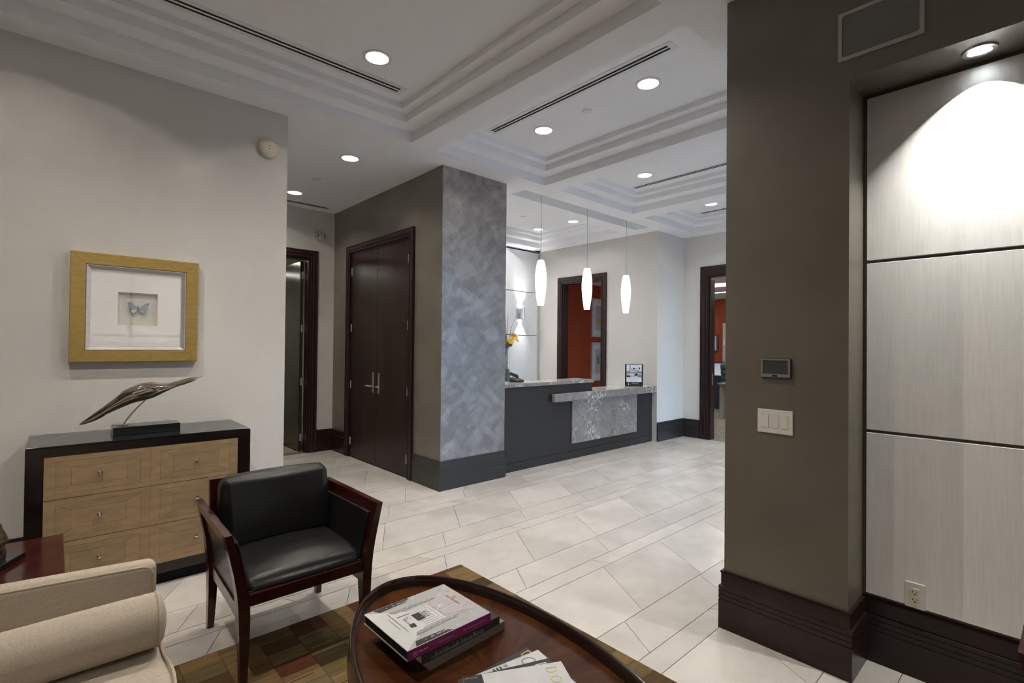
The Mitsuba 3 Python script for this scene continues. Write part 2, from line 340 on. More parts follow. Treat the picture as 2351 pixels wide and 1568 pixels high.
wallbox('wall_reception', (3.88, XE, YR, YR + .13, 0, ZC), 'paint_lobby', 'reception back wall behind the white panels')
D3 = (5.51, 6.45, 2.74)
wallbox('wall_reception_end', (XE, XE + .14, YP + .003, YR + .13, 0, ZC), 'paint_wall', 'cream wall with the doorway to the red room', [(XE - 1, XE + 1, D3[0], D3[1], -1, D3[2])])
put('wall_pier', mani(mbox(XE, XO + .14, YP, YP + .003, 0, ZC) + mbox(XE + .1401, XO + .14, YP, YP + .14, 0, ZC)), 'paint_lobby', label='pale pier wall right of the reception counter', kind=STR)
D4 = (2.98, 3.925, 2.735)
wallbox('wall_office', (XO, XO + .14, SY, YP, 0, ZC), 'paint_lobby', 'lobby end wall with the office doorway', [(XO - 1, XO + 1, D4[0], D4[1], -1, D4[2])])
NT = 2.783
wallbox('wall_right', (XP, 3.2, SY, 1.234, 0, ZC), 'paint_dark', 'dark brown wall with the lit panel niche', [(XP - 1, 2.985, -1.5, .657, -1, NT)])
for i, (z0, z1) in enumerate(((0.33, 1.114), (1.129, 1.945), (1.960, 2.762))):
    put('niche_panel', bx(2.960, 2.985, -1.48, .640, z0, z1, .0015), 'laminate_light', 'wall_right', label='brushed grey laminate panel')
# south windows (daylight): frames with mullions, glazed
def window(x0, x1, z0, z1, nx, nz, label, glass='glass_pane'):
    t = thing('window_1' if 'window_1' not in used else 'window_2', label, None, kind=STR)
    fr = [bx(x0, x0 + .06, SY - .08, SY - .02, z0, z1), bx(x1 - .06, x1, SY - .08, SY - .02, z0, z1), bx(x0, x1, SY - .08, SY - .02, z0, z0 + .06), bx(x0, x1, SY - .08, SY - .02, z1 - .06, z1)]
    put('frame', cat(*fr), 'espresso', t)
    for i in range(1, nx): x = x0 + (x1 - x0) * i / nx; put('mullion', bx(x - .025, x + .025, SY - .08, SY - .02, z0 + .06, z1 - .06), 'espresso', t)
    for i in range(1, nz): z = z0 + (z1 - z0) * i / nz; put('transom', bx(x0 + .06, x1 - .06, SY - .075, SY - .025, z - .025, z + .025), 'espresso', t)
    put('pane', bx(x0 + .06, x1 - .06, SY - .052, SY - .050, z0 + .06, z1 - .06), glass, t)
W1, W2 = (-1.9, 2.5, 0.25, 3.05), (3.5, 7.8, 0.0, 3.1)
wallbox('wall_south', (SX - .12, XO + .14, SY - .1, SY, 0, ZC), 'paint_wall', 'window wall behind the camera', [(W1[0], W1[1], SY - 1, SY + 1, W1[2], W1[3]), (W2[0], W2[1], SY - 1, SY + 1, -1 if W2[2] == 0 else W2[2], W2[3])])
scene['glass_bronze'] = {'type': 'thindielectric', 'int_ior': 1.5, 'specular_transmittance': rgb((.42, .345, .28))}
window(*W1, 3, 2, 'gridded lounge window behind the camera', 'glass_bronze'); window(*W2, 4, 2, 'glazed entrance wall of the lobby')

# baseboards: tall plinth with a thin top band and three grooves
BP = [(0, 0), (.022, 0), (.022, .155), (.019, .156), (.019, .160), (.022, .161), (.022, .180), (.019, .181), (.019, .185), (.022, .186), (.022, .206), (.019, .207), (.019, .211), (.022, .212), (.022, .228), (.012, .233), (.012, .296), (.016, .300), (.014, .308), (0, .308)]
def base(name, path, m, label):   # the room lies on the left of the path
    return put(name, sweep(path, BP), m, label=label, kind=STR)
base('baseboard_left', [(1.42, YL), (SX, YL)], 'espresso', 'dark wood baseboard under the picture wall')
base('baseboard_closet', [(3.9, YF), (XD, YF), (XD, D1[0] - .10)], 'espresso_grey', 'tall grooved baseboard around the plaster column')
base('baseboard_back', [(XD, YB), (D2[1] + .105, YB)], 'espresso', 'dark baseboard beside the hall door')
base('baseboard_hall', [(XD, D1[1] + .10), (XD, YB)], 'espresso', 'dark baseboard left of the double doors')
base('baseboard_pier', [(XO, D4[1] + .16), (XO, YP), (XE, YP)], 'espresso_grey', 'dark baseboard of the pale pier')
base('baseboard_right', [(2.985, -1.5), (2.985, .657), (XP, .657), (XP, 1.234), (3.2, 1.234)], 'espresso', 'tall grooved mahogany baseboard of the dark wall')

# ------------------------------------------------------------------ doors
CP = [(0, 0), (0, .022), (.012, .028), (.022, .020), (.034, .020), (.046, .030), (.08, .030), (.094, .036), (.10, .030), (.10, 0)]  # casing, from the opening outwards
def casing(parent, a, b, top, to3, scale=1.0, m='espresso'):
    prof = [(x * scale, y) for x, y in CP]
    return put('casing', sweep([(a, 0), (a, top), (b, top), (b, 0)], prof, to3), m, parent)
def jamb(parent, a, b, top, to3, depth, m='espresso', t=.025):
    # lining of the opening, inside it
    return put('jamb', sweep([(a, 0), (a, top), (b, top), (b, 0)], [(0, 0.001), (0, -depth), (-t, -depth), (-t, 0.001)], to3), m, parent)
def hinge(parent, o, ux, uy):
    M = frame(o, ux, uy)
    put('hinge', tf(cat(bx(-.017, .017, -.05, .05, 0, .003, .001), cyl((0, -.052, .004), (0, .052, .004), .006, 10)), M), 'satin_steel', parent)
# 1: double closet doors, in the x = XD face
t = thing('door_1', 'pair of tall dark wood closet doors in the brown wall', None, kind=STR)
yz = lambda u, v, b: (XD - b, u, v)
casing(t, D1[0], D1[1], D1[2], yz); jamb(t, D1[0], D1[1], D1[2], yz, .058)
ym = 5.79
for i, (a, b) in enumerate(((ym + .003, D1[1] - .028), (D1[0] + .028, ym - .003))):
    lf = put('leaf', bx(XD - .002, XD + .042, a, b, .008, D1[2] - .03, .002), 'espresso', t)
    hy = b - .002 if i == 0 else a + .002
    for hz in (.22, .985, 1.75, 2.515): hinge(lf, (XD - .004, hy, hz), (0, -1, 0), (0, 0, 1))
    s = 1 if i == 0 else -1
    yh = ym + s * .075
    hd = put('handle', cat(bx(XD - .012, XD - .002, yh - .022, yh + .022, .917, 1.171, .003)), 'satin_steel', lf, label='satin steel lever handle')
    lv = loft_tube([(XD - .012, yh, 1.0), (XD - .055, yh, 1.0), (XD - .06, yh + s * .01, 1.0), (XD - .06, yh + s * .06, 1.003), (XD - .06, yh + s * .11, .998), (XD - .058, yh + s * .125, .996)], [.011, .010, .011, .011, .009, .007], 14)
    scene[hd] = mikit.ply(cat(bx(XD - .012, XD - .002, yh - .022, yh + .022, .917, 1.171, .003), lv), 'satin_steel', smooth=40)
# 2: hall door, open into the room behind
t = thing('door_2', 'open dark wood door at the end of the hallway', None, kind=STR)
xz = lambda u, v, b: (u, YB - b, v)
casing(t, D2[0], D2[1], D2[2], xz, 1.05); jamb(t, D2[0], D2[1], D2[2], xz, .13)
lf = put('leaf', bx(2.572, 2.616, YB + .145, YB + 1.05, .010, 2.70, .002), 'espresso', t)
scene[lf]['bsdf'] = {'type': 'ref', 'id': mat('door_gloss', (0.022, 0.020, 0.017), 0.16, 0.6)}
for hz in (.20, .99, 1.745, 2.50): hinge(t, (2.605, YB + .142, hz), (1, 0, 0), (0, 0, 1))
put('kick_wedge', bx(2.40, 2.56, YB + .75, YB + .79, 0.0, .035, .004), 'gold_leaf', t)
# 3: doorway to the red room
t = thing('door_3', 'dark framed doorway to the red room', None, kind=STR)
yz3 = lambda u, v, b: (XE - b, u, v)
casing(t, D3[0], D3[1], D3[2], yz3, 1.05); jamb(t, D3[0], D3[1], D3[2], yz3, .14)
# 4: doorway to the office
t = thing('door_4', 'dark framed doorway to the office at the far right', None, kind=STR)
yz4 = lambda u, v, b: (XO - b, u, v)
casing(t, D4[0], D4[1], D4[2], yz4, 1.5); jamb(t, D4[0], D4[1], D4[2], yz4, .14)
put('strike_plate', bx(XO + .05, XO + .08, D4[1] - .027, D4[1] - .025, .9, 1.1), 'satin_steel', t)

# rooms beyond the doors
wallbox('wall_red_room', (XE + .14, 9.42, 7.0, 7.12, 0, 2.9), 'paint_red', 'rust red wall seen through the reception doorway')
wallbox('wall_red_room_end', (9.42, 9.50, YP + .14, 7.12, 0, 2.9), 'paint_red', 'end wall of the red room')
put('ceiling_red_room', bx(XE + .14, 9.42, YP + .14, 7.0, 2.9, 3.0), 'paint_ceiling', label='ceiling of the red room', kind=STR)
put('floor_red_room', bx(XE + .002, 9.42, YP + .142, 7.0, -.1, -.001), 'carpet_grey', label='carpet of the red room', kind=STR)
put('floor_office', prism(Polygon([(XO + .002, -1), (15, -1), (15, 9.5), (9.52, 9.5), (9.52, YP + .12), (XO + .002, YP + .12)]).difference(sbox(XO - 1, YP, XO + .141, 9)), -.1, -.001), 'carpet_grey', label='grey brown carpet of the office', kind=STR)
wallbox('wall_office_far', (13.4, 13.5, -1, 9.5, 0, 3.0), 'paint_red', 'rust red far wall of the office')
wallbox('wall_office_north', (9.5, 13.4, 8.4, 8.5, 0, 3.0), 'paint_office', 'side wall of the office')
oc = m3.Manifold(); oc = mbox(XO + .14, 13.4, -1, YP + .14, 2.86, 2.95) + mbox(9.5, 13.4, YP + .14, 8.4, 2.86, 2.95)
put('ceiling_office', mani(oc), 'paint_office', label='beige tiled ceiling of the office', kind=STR)
put('floor_back_room', bx(0.9, 4.5, YB + .131, 11.0, -.1, -.001), 'carpet_grey', label='carpet of the room behind the hall door', kind=STR)
put('ceiling_back_room', bx(0.9, 4.5, YB + .131, 11.0, 2.86, 2.95), 'paint_office', label='ceiling of the room behind the hall door', kind=STR)
wallbox('wall_back_room', (0.9, 4.5, 11.0, 11.1, 0, 2.95), 'paint_office', 'far wall of the room behind the hall door')
wallbox('wall_back_room_side', (0.8, 0.9, YB + .13, 11.0, 0, 2.95), 'paint_office', 'side wall of the room behind the hall door')
wallbox('wall_back_room_right', (4.5, 4.6, YB + .13, 11.0, 0, 2.95), 'paint_office', 'right wall of the room behind the hall door')
def troffer(x0, x1, y0, y1, z, label, s, group=None):
    t = thing('fluorescent_light', label, 'ceiling light', group)
    put('frame', cat(bx(x0 - .03, x1 + .03, y0 - .03, y0, z - .012, z), bx(x0 - .03, x1 + .03, y1, y1 + .03, z - .012, z), bx(x0 - .03, x0, y0, y1, z - .012, z), bx(x1, x1 + .03, y0, y1, z - .012, z)), 'white_trim', t)
    put('diffuser', bx(x0, x1, y0, y1, z - .008, z - .001), 'lens_white', t, emitter=glow((1, 1, .86), s, .5))
OG = 'fluorescent strips on the office ceiling'
for i, (x, y) in enumerate(((8.9, 4.1), (11.55, 4.1))):
    troffer(x, x + .18, y - 2.4, y + .25, 2.86, ('strip light on the office ceiling nearest the far right doorway', 'strip light on the office ceiling farther from the doorway')[i], 9)
troffer(10.0, 10.6, 4.2, 5.4, 2.86, 'square fluorescent panel between the two office strip lights', 9)
troffer(11.6, 11.8, 5.0, 8.0, 2.86, 'far fluorescent strip above the red office wall', 9)
troffer(1.3, 2.5, 8.3, 8.6, 2.86, 'strip light in the room behind the hall door', 7)
troffer(1.3, 2.5, 9.8, 10.1, 2.86, 'farther strip light in the room behind the hall door', 7)

# ------------------------------------------------------------------ ceiling lamps and fittings
def downlight(x, y, z, label, group=None, s=1.0, r=.080):
    t = thing('downlight', label, 'ceiling light', group)
    put('trim', moved(lathe([(r + .003, -.0005), (r + .003, -.006), (r + .022, -.006), (r + .024, -.003), (r + .024, -.0005)], 40), x, y, z), 'white_trim', t, smooth=30)
    put('lens', moved(lathe([(r, -.004), (r, -.0005)], 36), x, y, z), 'lens_white', t, emitter=glow((1.0, 0.97, 0.90), 7))
    put('bulb', moved(lathe([(.034, -.008), (.034, -.0042)], 24), x, y, z), 'lens_white', t, emitter=glow((1.0, 0.96, 0.88), 90))
    scene[t + '_beam'] = {'type': 'spot', 'to_world': T().look_at(origin=[x, y, z - .012], target=[x, y, 0], up=[0, 1, 0]), 'intensity': rgb(np.array(NEUT if x > 2.6 else WARM) * LAMP * s), 'cutoff_angle': 66.0, 'beam_width': 28.0}
LT = 'round downlights'
downlight(1.726, 3.379, ZT, 'white downlight beside the long slot diffuser in the large left coffer', s=2.0)
downlight(-0.20, 3.379, ZT, 'white downlight in the left half of the lounge coffer', s=2.0); downlight(-0.20, 2.21, ZT, 'white downlight above the sofa', s=2.0)
downlight(1.726, 2.21, ZT, 'white downlight above the oval coffee table', s=2.0)
downlight(3.50, 3.393, ZT, 'white downlight at the far end of the second coffer', s=.8); downlight(3.48, 2.215, ZT, 'white downlight at the near end of the second coffer, right of the small round sensor', s=.8)
downlight(5.31, 3.42, ZT, 'white downlight in the third coffer, left of its slot diffuser', s=.8); downlight(5.31, 2.25, ZT, 'white downlight in the third coffer behind the dark wall', s=.8)
downlight(7.07, 3.43, ZT, 'white downlight in the farthest coffer, right of the pendants', s=.8); downlight(7.07, 2.25, ZT, 'white downlight in the farthest coffer behind the dark wall', s=.8)
downlight(2.206, 4.878, ZC, 'white downlight on the flat ceiling left of the dark closet wall', s=.9); downlight(2.208, 6.47, ZC, 'white downlight at the end of the hallway, beside the picture wall', s=.9)
downlight(6.415, 5.508, ZT, 'white downlight over the reception desk, right of the first pendant cord', s=.6); downlight(6.401, 6.315, ZT, 'white downlight over the reception desk, crossed by the first pendant cord', s=.6)
downlight(4.75, 5.508, ZT, 'white downlight over the reception hidden by the column', s=.6); downlight(4.75, 6.315, ZT, 'white downlight deep in the reception hidden by the column', s=.6)
downlight(6.228, 6.95, ZC, 'small downlight washing the white reception panels', s=1.3, r=.05); downlight(5.2, 6.95, ZC, 'small downlight washing the hidden reception panels', s=1.3, r=.05)
for x, y in ((4.4, -0.25), (6.5, -0.25), (0.6, -0.25)): downlight(x, y, ZT, {4.4: 'white downlight in the window side coffer of the lobby nearer the dark wall', 6.5: 'white downlight in the window side coffer near the office wall', 0.6: 'white downlight over the window side of the lounge'}[x])

def slot(x0, x1, y0, y1, z, label, along):
    t = thing('slot_diffuser', label, 'air vent')
    put('frame', bx(x0, x1, y0, y1, z - .004, z - .0005, .001), 'white_trim', t)
    for k in (0.34, 0.64):
        if along == 'x': yc = y0 + (y1 - y0) * k; b = bx(x0 + .045, x1 - .045, yc - .0095, yc + .0095, z - .0052, z - .0042)
        else: xc = x0 + (x1 - x0) * k; b = bx(xc - .0095, xc + .0095, y0 + .045, y1 - .045, z - .0052, z - .0042)
        put('slot', b, 'slot_black', t)
slot(-0.72, 2.125, 3.615, 3.755, ZT, 'long two-slot linear diffuser in the left lounge coffer', 'x')
slot(3.095, 3.215, 1.80, 3.79, ZT, 'two-slot linear diffuser along the second coffer', 'y')
slot(5.58, 5.70, 1.80, 3.82, ZT, 'two-slot linear diffuser along the third coffer', 'y')
slot(7.40, 7.51, 1.80, 3.82, ZT, 'two-slot linear diffuser in the farthest coffer', 'y')
slot(1.55, 2.84, 6.84, 6.94, ZC, 'slim linear diffuser at the end of the hallway ceiling', 'x')
def sensor(x, y, z, label, r=.045, h=.014):
    t = thing('smoke_detector', label, 'smoke detector')
    put('base', moved(lathe([(r * .9, -h * .5), (r, -h * .4), (r, -.0005)], 30), x, y, z), 'white_trim', t, smooth=30)
    put('cap', moved(lathe([(r * .3, -h), (r * .75, -h * .9), (r * .82, -h * .5)], 30), x, y, z), 'white_trim', t, smooth=30)
sensor(3.49, 2.845, ZT, 'small white sensor between the two downlights of the second coffer', .048)
sensor(2.208, 5.76, ZC, 'pale round cover plate on the hallway ceiling', .05, .010); sensor(5.60, 5.88, ZT, 'pale round cover plate on the reception ceiling', .055, .010)
t = thing('dome_camera', 'small black dome camera on a white base in the reception ceiling corner', 'camera')
put('base', moved(lathe([(.06, -.022), (.065, -.004), (.065, -.0005)], 28), 7.02, 6.93, ZC), 'white_trim', t, smooth=30)
put('dome', moved(lathe([(.004, -.072), (.022, -.068), (.038, -.055), (.046, -.038), (.048, -.0225)], 28), 7.02, 6.93, ZC), 'black_gloss', t, smooth=True)
t = thing('strobe_alarm', 'round cream alarm on the white wall below the ceiling', 'alarm')
sy = YL - .0005
put('body', tf(lathe([(.075, 0), (.078, .012), (.075, .028), (.066, .040), (.05, .045), (.02, .047), (.001, .047)], 36), frame((1.263, sy, 3.108), (1, 0, 0), (0, 0, 1))), 'almond_plastic', t, smooth=True)
for dz in (-.012, .012): put('hole', tf(lathe([(.0045, .0), (.0045, .0015)], 12), frame((1.266, sy - .0463, 3.108 + dz), (1, 0, 0), (0, 0, 1))), 'slot_black', t)
t = thing('emergency_light', 'clear two-headed emergency light above the hall door', 'emergency light')
put('base', bx(2.73, 2.83, YB - .03, YB - .0005, 3.0, 3.1, .006), 'white_plastic', t)
for x in (2.71, 2.80):
    hd = put('head', tf(lathe([(.015, 0), (.025, .02), (.040, .05), (.042, .06)], 24), frame((x, YB - .035, 3.055), (1, 0, 0), (0, .25, 1))), 'white_trim', t, smooth=40)
    put('lens', tf(lathe([(.038, .0605), (.025, .067), (.001, .069)], 24), frame((x, YB - .035, 3.055), (1, 0, 0), (0, .25, 1))), 'aluminium', hd, smooth=True)

# niche spot lamp
t = thing('recessed_spotlight', 'lit grey recessed spotlight in the soffit of the right niche', 'ceiling light')
sx_, sy_ = 2.850, .222
put('trim', moved(lathe([(.036, -.001), (.040, -.010), (.056, -.008), (.059, -.0005)], 36), sx_, sy_, NT), 'satin_steel', t, smooth=40)
put('lens', moved(lathe([(.034, -.006), (.034, -.0006)], 28), sx_, sy_, NT), 'lens_white', t, emitter=glow((.92, 1, 1), 30))
scene['spotlight_beam'] = {'type': 'spot', 'to_world': T().look_at(origin=[sx_, sy_, NT - .02], target=[sx_ + .075, sy_, NT - .60], up=[0, 1, 0]), 'intensity': rgb(np.array((1, .98, .90)) * 10.5), 'cutoff_angle': 47.0, 'beam_width': 12.0, 'sampling_weight': 6.0}

# ------------------------------------------------------------------ things on the walls
# framed butterfly
X0, X1, Z0, Z1 = 0.0735, 0.786, 1.389, 2.112; yf = 4.294
t = thing('framed_butterfly', 'shadow box with a blue grey butterfly in a wide gold frame above the drawer chest', 'picture')
to = lambda u, v, b: (u, YL - b, v)
cw = [(X0, Z0), (X0, Z1), (X1, Z1), (X1, Z0)]
def rail_set(name, rect, w, prof, m, parent):
    a, b, c, d = rect
    pts = [(a, c), (a, d), (b, d), (b, c)]
    for i in range(4):   # four mitred rails
        p, q = np.array(pts[i]), np.array(pts[(i + 1) % 4]); pv, nx = np.array(pts[i - 1]), np.array(pts[(i + 2) % 4])
        d1 = (q - p) / np.linalg.norm(q - p); n1 = np.array([d1[1], -d1[0]]); g = .0006
        rings = []
        for P, s in ((p, 1), (q, -1)): rings.append(np.array([to(*(P + n1 * x + d1 * s * (x + g)), y) for x, y in prof]))
        put(name, loft(rings), m, parent)
rail_set('frame_rail', (X0, X1, Z0, Z1), .078, [(0, .001), (0, .046), (.004, .050), (.074, .050), (.078, .046), (.078, .001)], 'gold_leaf', t)
a, b, c, d = X0 + .0795, X1 - .0795, Z0 + .0795, Z1 - .0795
rail_set('inner_rail', (a, b, c, d), .024, [(0, .001), (0, .047), (.003, .048), (.022, .034), (.024, .031), (.024, .001)], 'silver_leaf', t)
a2, b2, c2, d2 = a + .0245, b - .0245, c + .0245, d - .0245
wx0, wx1, wz0, wz1 = .320, .544, 1.640, 1.866
mb = m3.Manifold.cube([b2 - a2, .006, d2 - c2]).translate([a2, YL - .024, c2]) - mbox(wx0, wx1, YL - 1, YL + 1, wz0, wz1)
put('mat_board', mani(mb), 'mat_board', t)
put('backing', bx(wx0 - .01, wx1 + .01, YL - .004, YL - .002, wz0 - .01, wz1 + .01), 'mat_linen', t)
put('window_liner', cat(bx(wx0, wx0 + .002, YL - .024, YL - .004, wz0, wz1), bx(wx1 - .002, wx1, YL - .024, YL - .004, wz0, wz1), bx(wx0, wx1, YL - .024, YL - .004, wz0, wz0 + .002), bx(wx0, wx1, YL - .024, YL - .004, wz1 - .002, wz1)), 'mat_linen', t)
put('glazing', bx(a2, b2, YL - .031, YL - .030, c2, d2), 'glass_pane', t)
bf = thing('butterfly', 'blue grey butterfly pinned inside the gold framed shadow box', 'butterfly')
bc = (.432, YL - .013, 1.757)
fore = Polygon([(0, .004), (.018, .018), (.040, .036), (.058, .041), (.061, .036), (.056, .020), (.048, .004), (.040, -.004), (.018, -.004)])
hind = Polygon([(0, 0), (.018, -.004), (.040, -.005), (.045, -.016), (.040, -.030), (.026, -.036), (.012, -.028), (.003, -.012)])
for s in (-1, 1):
    M = frame(bc, (s, -.16, 0), (0, 0, 1))
    for nm, pl, mt_ in (('forewing', fore, 'wing_blue'), ('hindwing', hind, 'wing_blue')):
        w = put(nm, tf(prism(pl, -.0004, .0004), M), mt_ if s > 0 else ('wing_blue' if nm == 'forewing' else 'mat_linen'), bf)
        tip = pl.difference(pl.buffer(-.004)) if nm == 'hindwing' else pl.difference(affinity.translate(pl, -.006, -.006))
        put('wing_edge', tf(prism(tip, -.0007, .0007), M), 'wing_brown', w)
put('body', tf(lathe([(.001, -.026), (.0025, -.018), (.004, -.004), (.0045, .006), (.003, .011), (.001, .013)], 12), frame(bc, (1, 0, 0), (0, -1, 0))), 'wing_brown', bf, smooth=True)

# touch panel, switches, outlet, grille on the dark wall
def wbox(y0, y1, z0, z1, d0, d1, c=0, X=XP): return bx(X - d1, X - d0, y0, y1, z0, z1, c)
t = thing('touch_panel', 'silver rimmed control screen on the dark wall above the switches', 'control panel')
put('housing', wbox(.899, 1.045, 1.372, 1.4725, .0005, .010, .002), 'dark_plastic', t)
bz = mbox(XP - .016, XP - .010, .902, 1.042, 1.376, 1.4695) - mbox(XP - 1, XP, .912, 1.032, 1.392, 1.461)
put('bezel', mani(bz), 'aluminium', t)
put('screen', wbox(.912, 1.032, 1.392, 1.461, .010, .013), 'screen_dark', t)
for y in (1.022, 1.010, .998, .948, .936, .922): put('button', wbox(y - .004, y + .004, 1.381, 1.385, .016, .018, .0006), 'aluminium', t)
put('sensor_window', wbox(.962, .986, 1.379, 1.388, .016, .0175, .0006), 'dark_plastic', t)
t = thing('light_switch', 'white plate with three rocker switches on the dark wall', 'light switch')
put('plate', wbox(.891, 1.061, 1.088, 1.2095, .0005, .007, .003), 'white_plastic', t)
for y in (1.022, .976, .930):
    rk = put('rocker', wbox(y - .0165, y + .0165, 1.116, 1.183, .0068, .0095, .001), 'white_plastic', t)
    put('rocker_gap', wbox(y - .0175, y + .0175, 1.115, 1.184, .0069, .0074), 'grille_frame', rk)
    put('pilot', wbox(y + .012, y + .0145, 1.148, 1.151, .0096, .0100), 'ink_white', rk)
XN = 2.960
t = thing('wall_outlet', 'cream double outlet low on the laminate panel', 'outlet')
put('plate', wbox(.411, .487, .326, .443, .0005, .006, .0025, XN), 'white_plastic', t)
put('receptacle', wbox(.4325, .4655, .351, .418, .006, .009, .001, XN), 'almond_plastic', t)
for zc in (.402, .367):
    for y, hh in ((.4565, .0045), (.4415, .0035)): put('slot', wbox(y - .0012, y + .0012, zc - hh, zc + hh, .0089, .0094, 0, XN), 'slot_black', t)
    put('slot', wbox(.446, .452, zc - .014, zc - .009, .0089, .0094, 0, XN), 'slot_black', t)
for z in (.434, .335): put('screw', tf(lathe([(.003, 0), (.003, .001), (.001, .0015)], 12), frame((XN - .006, .449, z), (0, -1, 0), (0, 0, 1))), 'satin_steel', t)
t = thing('speaker_grille', 'large framed grey speaker grille high on the dark wall', 'speaker grille')
gf = prism(sbox(-.159, -.113, .159, .113).difference(sbox(-.143, -.097, .143, .097).buffer(-.012).buffer(.012)), 0, .008)
M = frame((XP - .0005, .543, 2.985), (0, -1, 0), (0, 0, 1))
put('frame', tf(gf, M), 'grille_frame', t); put('cover', tf(prism(sbox(-.142, -.096, .142, .096), .001, .0045), M), 'grille_grey', t)

# ------------------------------------------------------------------ drawer chest
t = thing('drawer_chest', 'black framed chest with three tan parquetry drawers against the picture wall', 'chest of drawers')
CX0, CX1, CY, CB, CT = -.106, 1.020, 3.800, YL - .026, .936
carc = mbox(CX0, CX1, CY, CB, .078, CT - .010) - mbox(-.032, .944, CY - 1, CY + .45, .140, .876)
put('carcass', mani(carc), 'mahogany_dark', t)
scene[t + '__carcass']['bsdf'] = {'type': 'ref', 'id': mat('chest_black', (0.010, 0.006, 0.006), .17, .5)}
put('top', bx(CX0 + .004, CX1 - .004, CY + .003, CB, CT - .0095, CT, .002), 'black_gloss', t)
put('plinth', bx(CX0 + .03, CX1 - .03, CY + .045, CB - .02, 0.0005, .078), 'slot_black', t)
veneer = {}
def piece(u0, v0, u1, v1, u2, v2, u3, v3, m, parent):
    pl = Polygon([(u0, v0), (u1, v1), (u2, v2), (u3, v3)]).buffer(-.00045, join_style=2)
    put('veneer', tf(prism(pl, 0, .0022), frame((0, CY - .0005 + .004, 0), (1, 0, 0), (0, 0, 1))), m, parent)
VM = ['veneer_a', 'veneer_b', 'veneer_c']
for zb, zt in ((.6345, .8755), (.3885, .6325), (.141, .3865)):
    dw = put('drawer', bx(-.0305, .9425, CY + .0036, CY + .42, zb, zt), 'veneer_gap', t)
    xm = .4562
    for a, b in ((-.0305, xm), (xm, .9425)):
        ra = [(a, zb), (a, zt), (b, zt), (b, zb)]
        o = .050; r1 = [(a + o, zb + .030), (a + o, zt - .030), (b - o, zt - .030), (b - o, zb + .030)]
        o = .118; r2 = [(a + o, zb + .069), (a + o, zt - .069), (b - o, zt - .069), (b - o, zb + .069)]
        for j in range(4):
            k = (j + 1) % 4
            piece(*ra[j], *ra[k], *r1[k], *r1[j], VM[(0, 0, 1, 1)[(j + int(rng.integers(2))) % 4]], dw)
            piece(*r1[j], *r1[k], *r2[k], *r2[j], VM[(2, 1, 2, 0)[(j + int(rng.integers(2))) % 4]], dw)
        piece(*r2[0], *r2[1], *r2[2], *r2[3], VM[int(rng.integers(2)) * 2], dw)
    for x in (.2135, .702):
        zk = (zb + zt) / 2 + .007
        put('knob', tf(lathe([(.005, 0), (.005, .008), (.0115, .013), (.0125, .018), (.010, .024), (.001, .0265)], 24), frame((x, CY + .0012, zk), (1, 0, 0), (0, 0, 1))), 'chrome', dw, smooth=50)
# bronze bird
t = thing('bird_sculpture', 'polished metal long-necked bird on a thin stem and black block', 'sculpture')
put('block', bx(.281, .634, 3.968, 4.135, CT + .0005, CT + .053, .0015), 'black_gloss', t)
by = 4.045; S = (EYE[1] + by) / 4.03
up_ = np.array([[0.1244, 1.0185], [0.1787, 1.0680], [0.2579, 1.1368], [0.2943, 1.1705], [0.3456, 1.2187], [0.4043, 1.2491], [0.4708, 1.2620], [0.5112, 1.2576], [0.5460, 1.2485], [0.5907, 1.2543], [0.6394, 1.2679], [0.6891, 1.2830], [0.7229, 1.2850], [0.7571, 1.2873], [0.7779, 1.2918]])
lo_ = np.array([[0.1285, 1.0129], [0.2064, 1.0371], [0.2616, 1.0717], [0.3182, 1.0997], [0.3762, 1.1248], [0.4358, 1.1411], [0.4970, 1.1579], [0.5595, 1.1923], [0.6236, 1.2238], [0.6730, 1.2391], [0.7233, 1.2587], [0.7572, 1.2813], [0.7779, 1.2910]])
ax_ = np.array([.6535, .275]); ax_ /= np.linalg.norm(ax_); nx_ = np.array([-ax_[1], ax_[0]]); o_ = np.array([.1244, 1.0155])
def prof_of(P): q = P - o_; return q @ ax_, q @ nx_
us, uh = prof_of(up_); ls, lh = prof_of(lo_)
rings = []
from scipy.interpolate import PchipInterpolator as PI_
ui, li = PI_(us, uh), PI_(ls, lh)
wid = PI_([0, .1, .22, .33, .40, .47, .55, .62, .66, .71], [.003, .012, .026, .048, .050, .036, .020, .022, .016, .0015])
for s_ in np.linspace(max(us[0], ls[0]), min(us[-1], ls[-1]), 70):
    a, b = float(ui(s_)), float(li(s_)); mid, hh, w = (a + b) / 2, max((a - b) / 2, .001), float(wid(min(s_, .71)))
    an = np.arange(28) * 2 * np.pi / 28
    rings.append(np.array([[*(o_ + ax_ * s_ + nx_ * (mid + hh * np.sin(q) * (1 if np.sin(q) > 0 else .95)))[[0]], by + w * np.cos(q) * (1 - .25 * max(np.sin(q), 0)), (o_ + ax_ * s_ + nx_ * (mid + hh * np.sin(q)))[1]] for q in an]))
put('body', loft(rings), 'polished_bronze', t, smooth=60)
for sd in (-1, 1):     # folded wings: long lens shells on both flanks
    rg = []
    for s_ in np.linspace(.145, .470, 36):
        k = (s_ - .145) / .325; f = math.sin(math.pi * min(max(k, .001), .999)) ** .6
        a, b = float(ui(s_)), float(li(s_)); w = float(wid(s_))
        hc = b + (a - b) * (.60 - .06 * k); hh = (a - b) * .27 * f + .0006
        an = np.arange(16) * 2 * np.pi / 16
        rg.append(np.array([[(o_ + ax_ * s_ + nx_ * (hc + hh * np.sin(q)))[0], by + sd * (w * .90 * (1 - .10 * np.sin(q) ** 2) + (.0055 * f) * np.cos(q)), (o_ + ax_ * s_ + nx_ * (hc + hh * np.sin(q)))[1]] for q in an]))
    put('wing', loft(rg), 'polished_bronze', t, smooth=50)
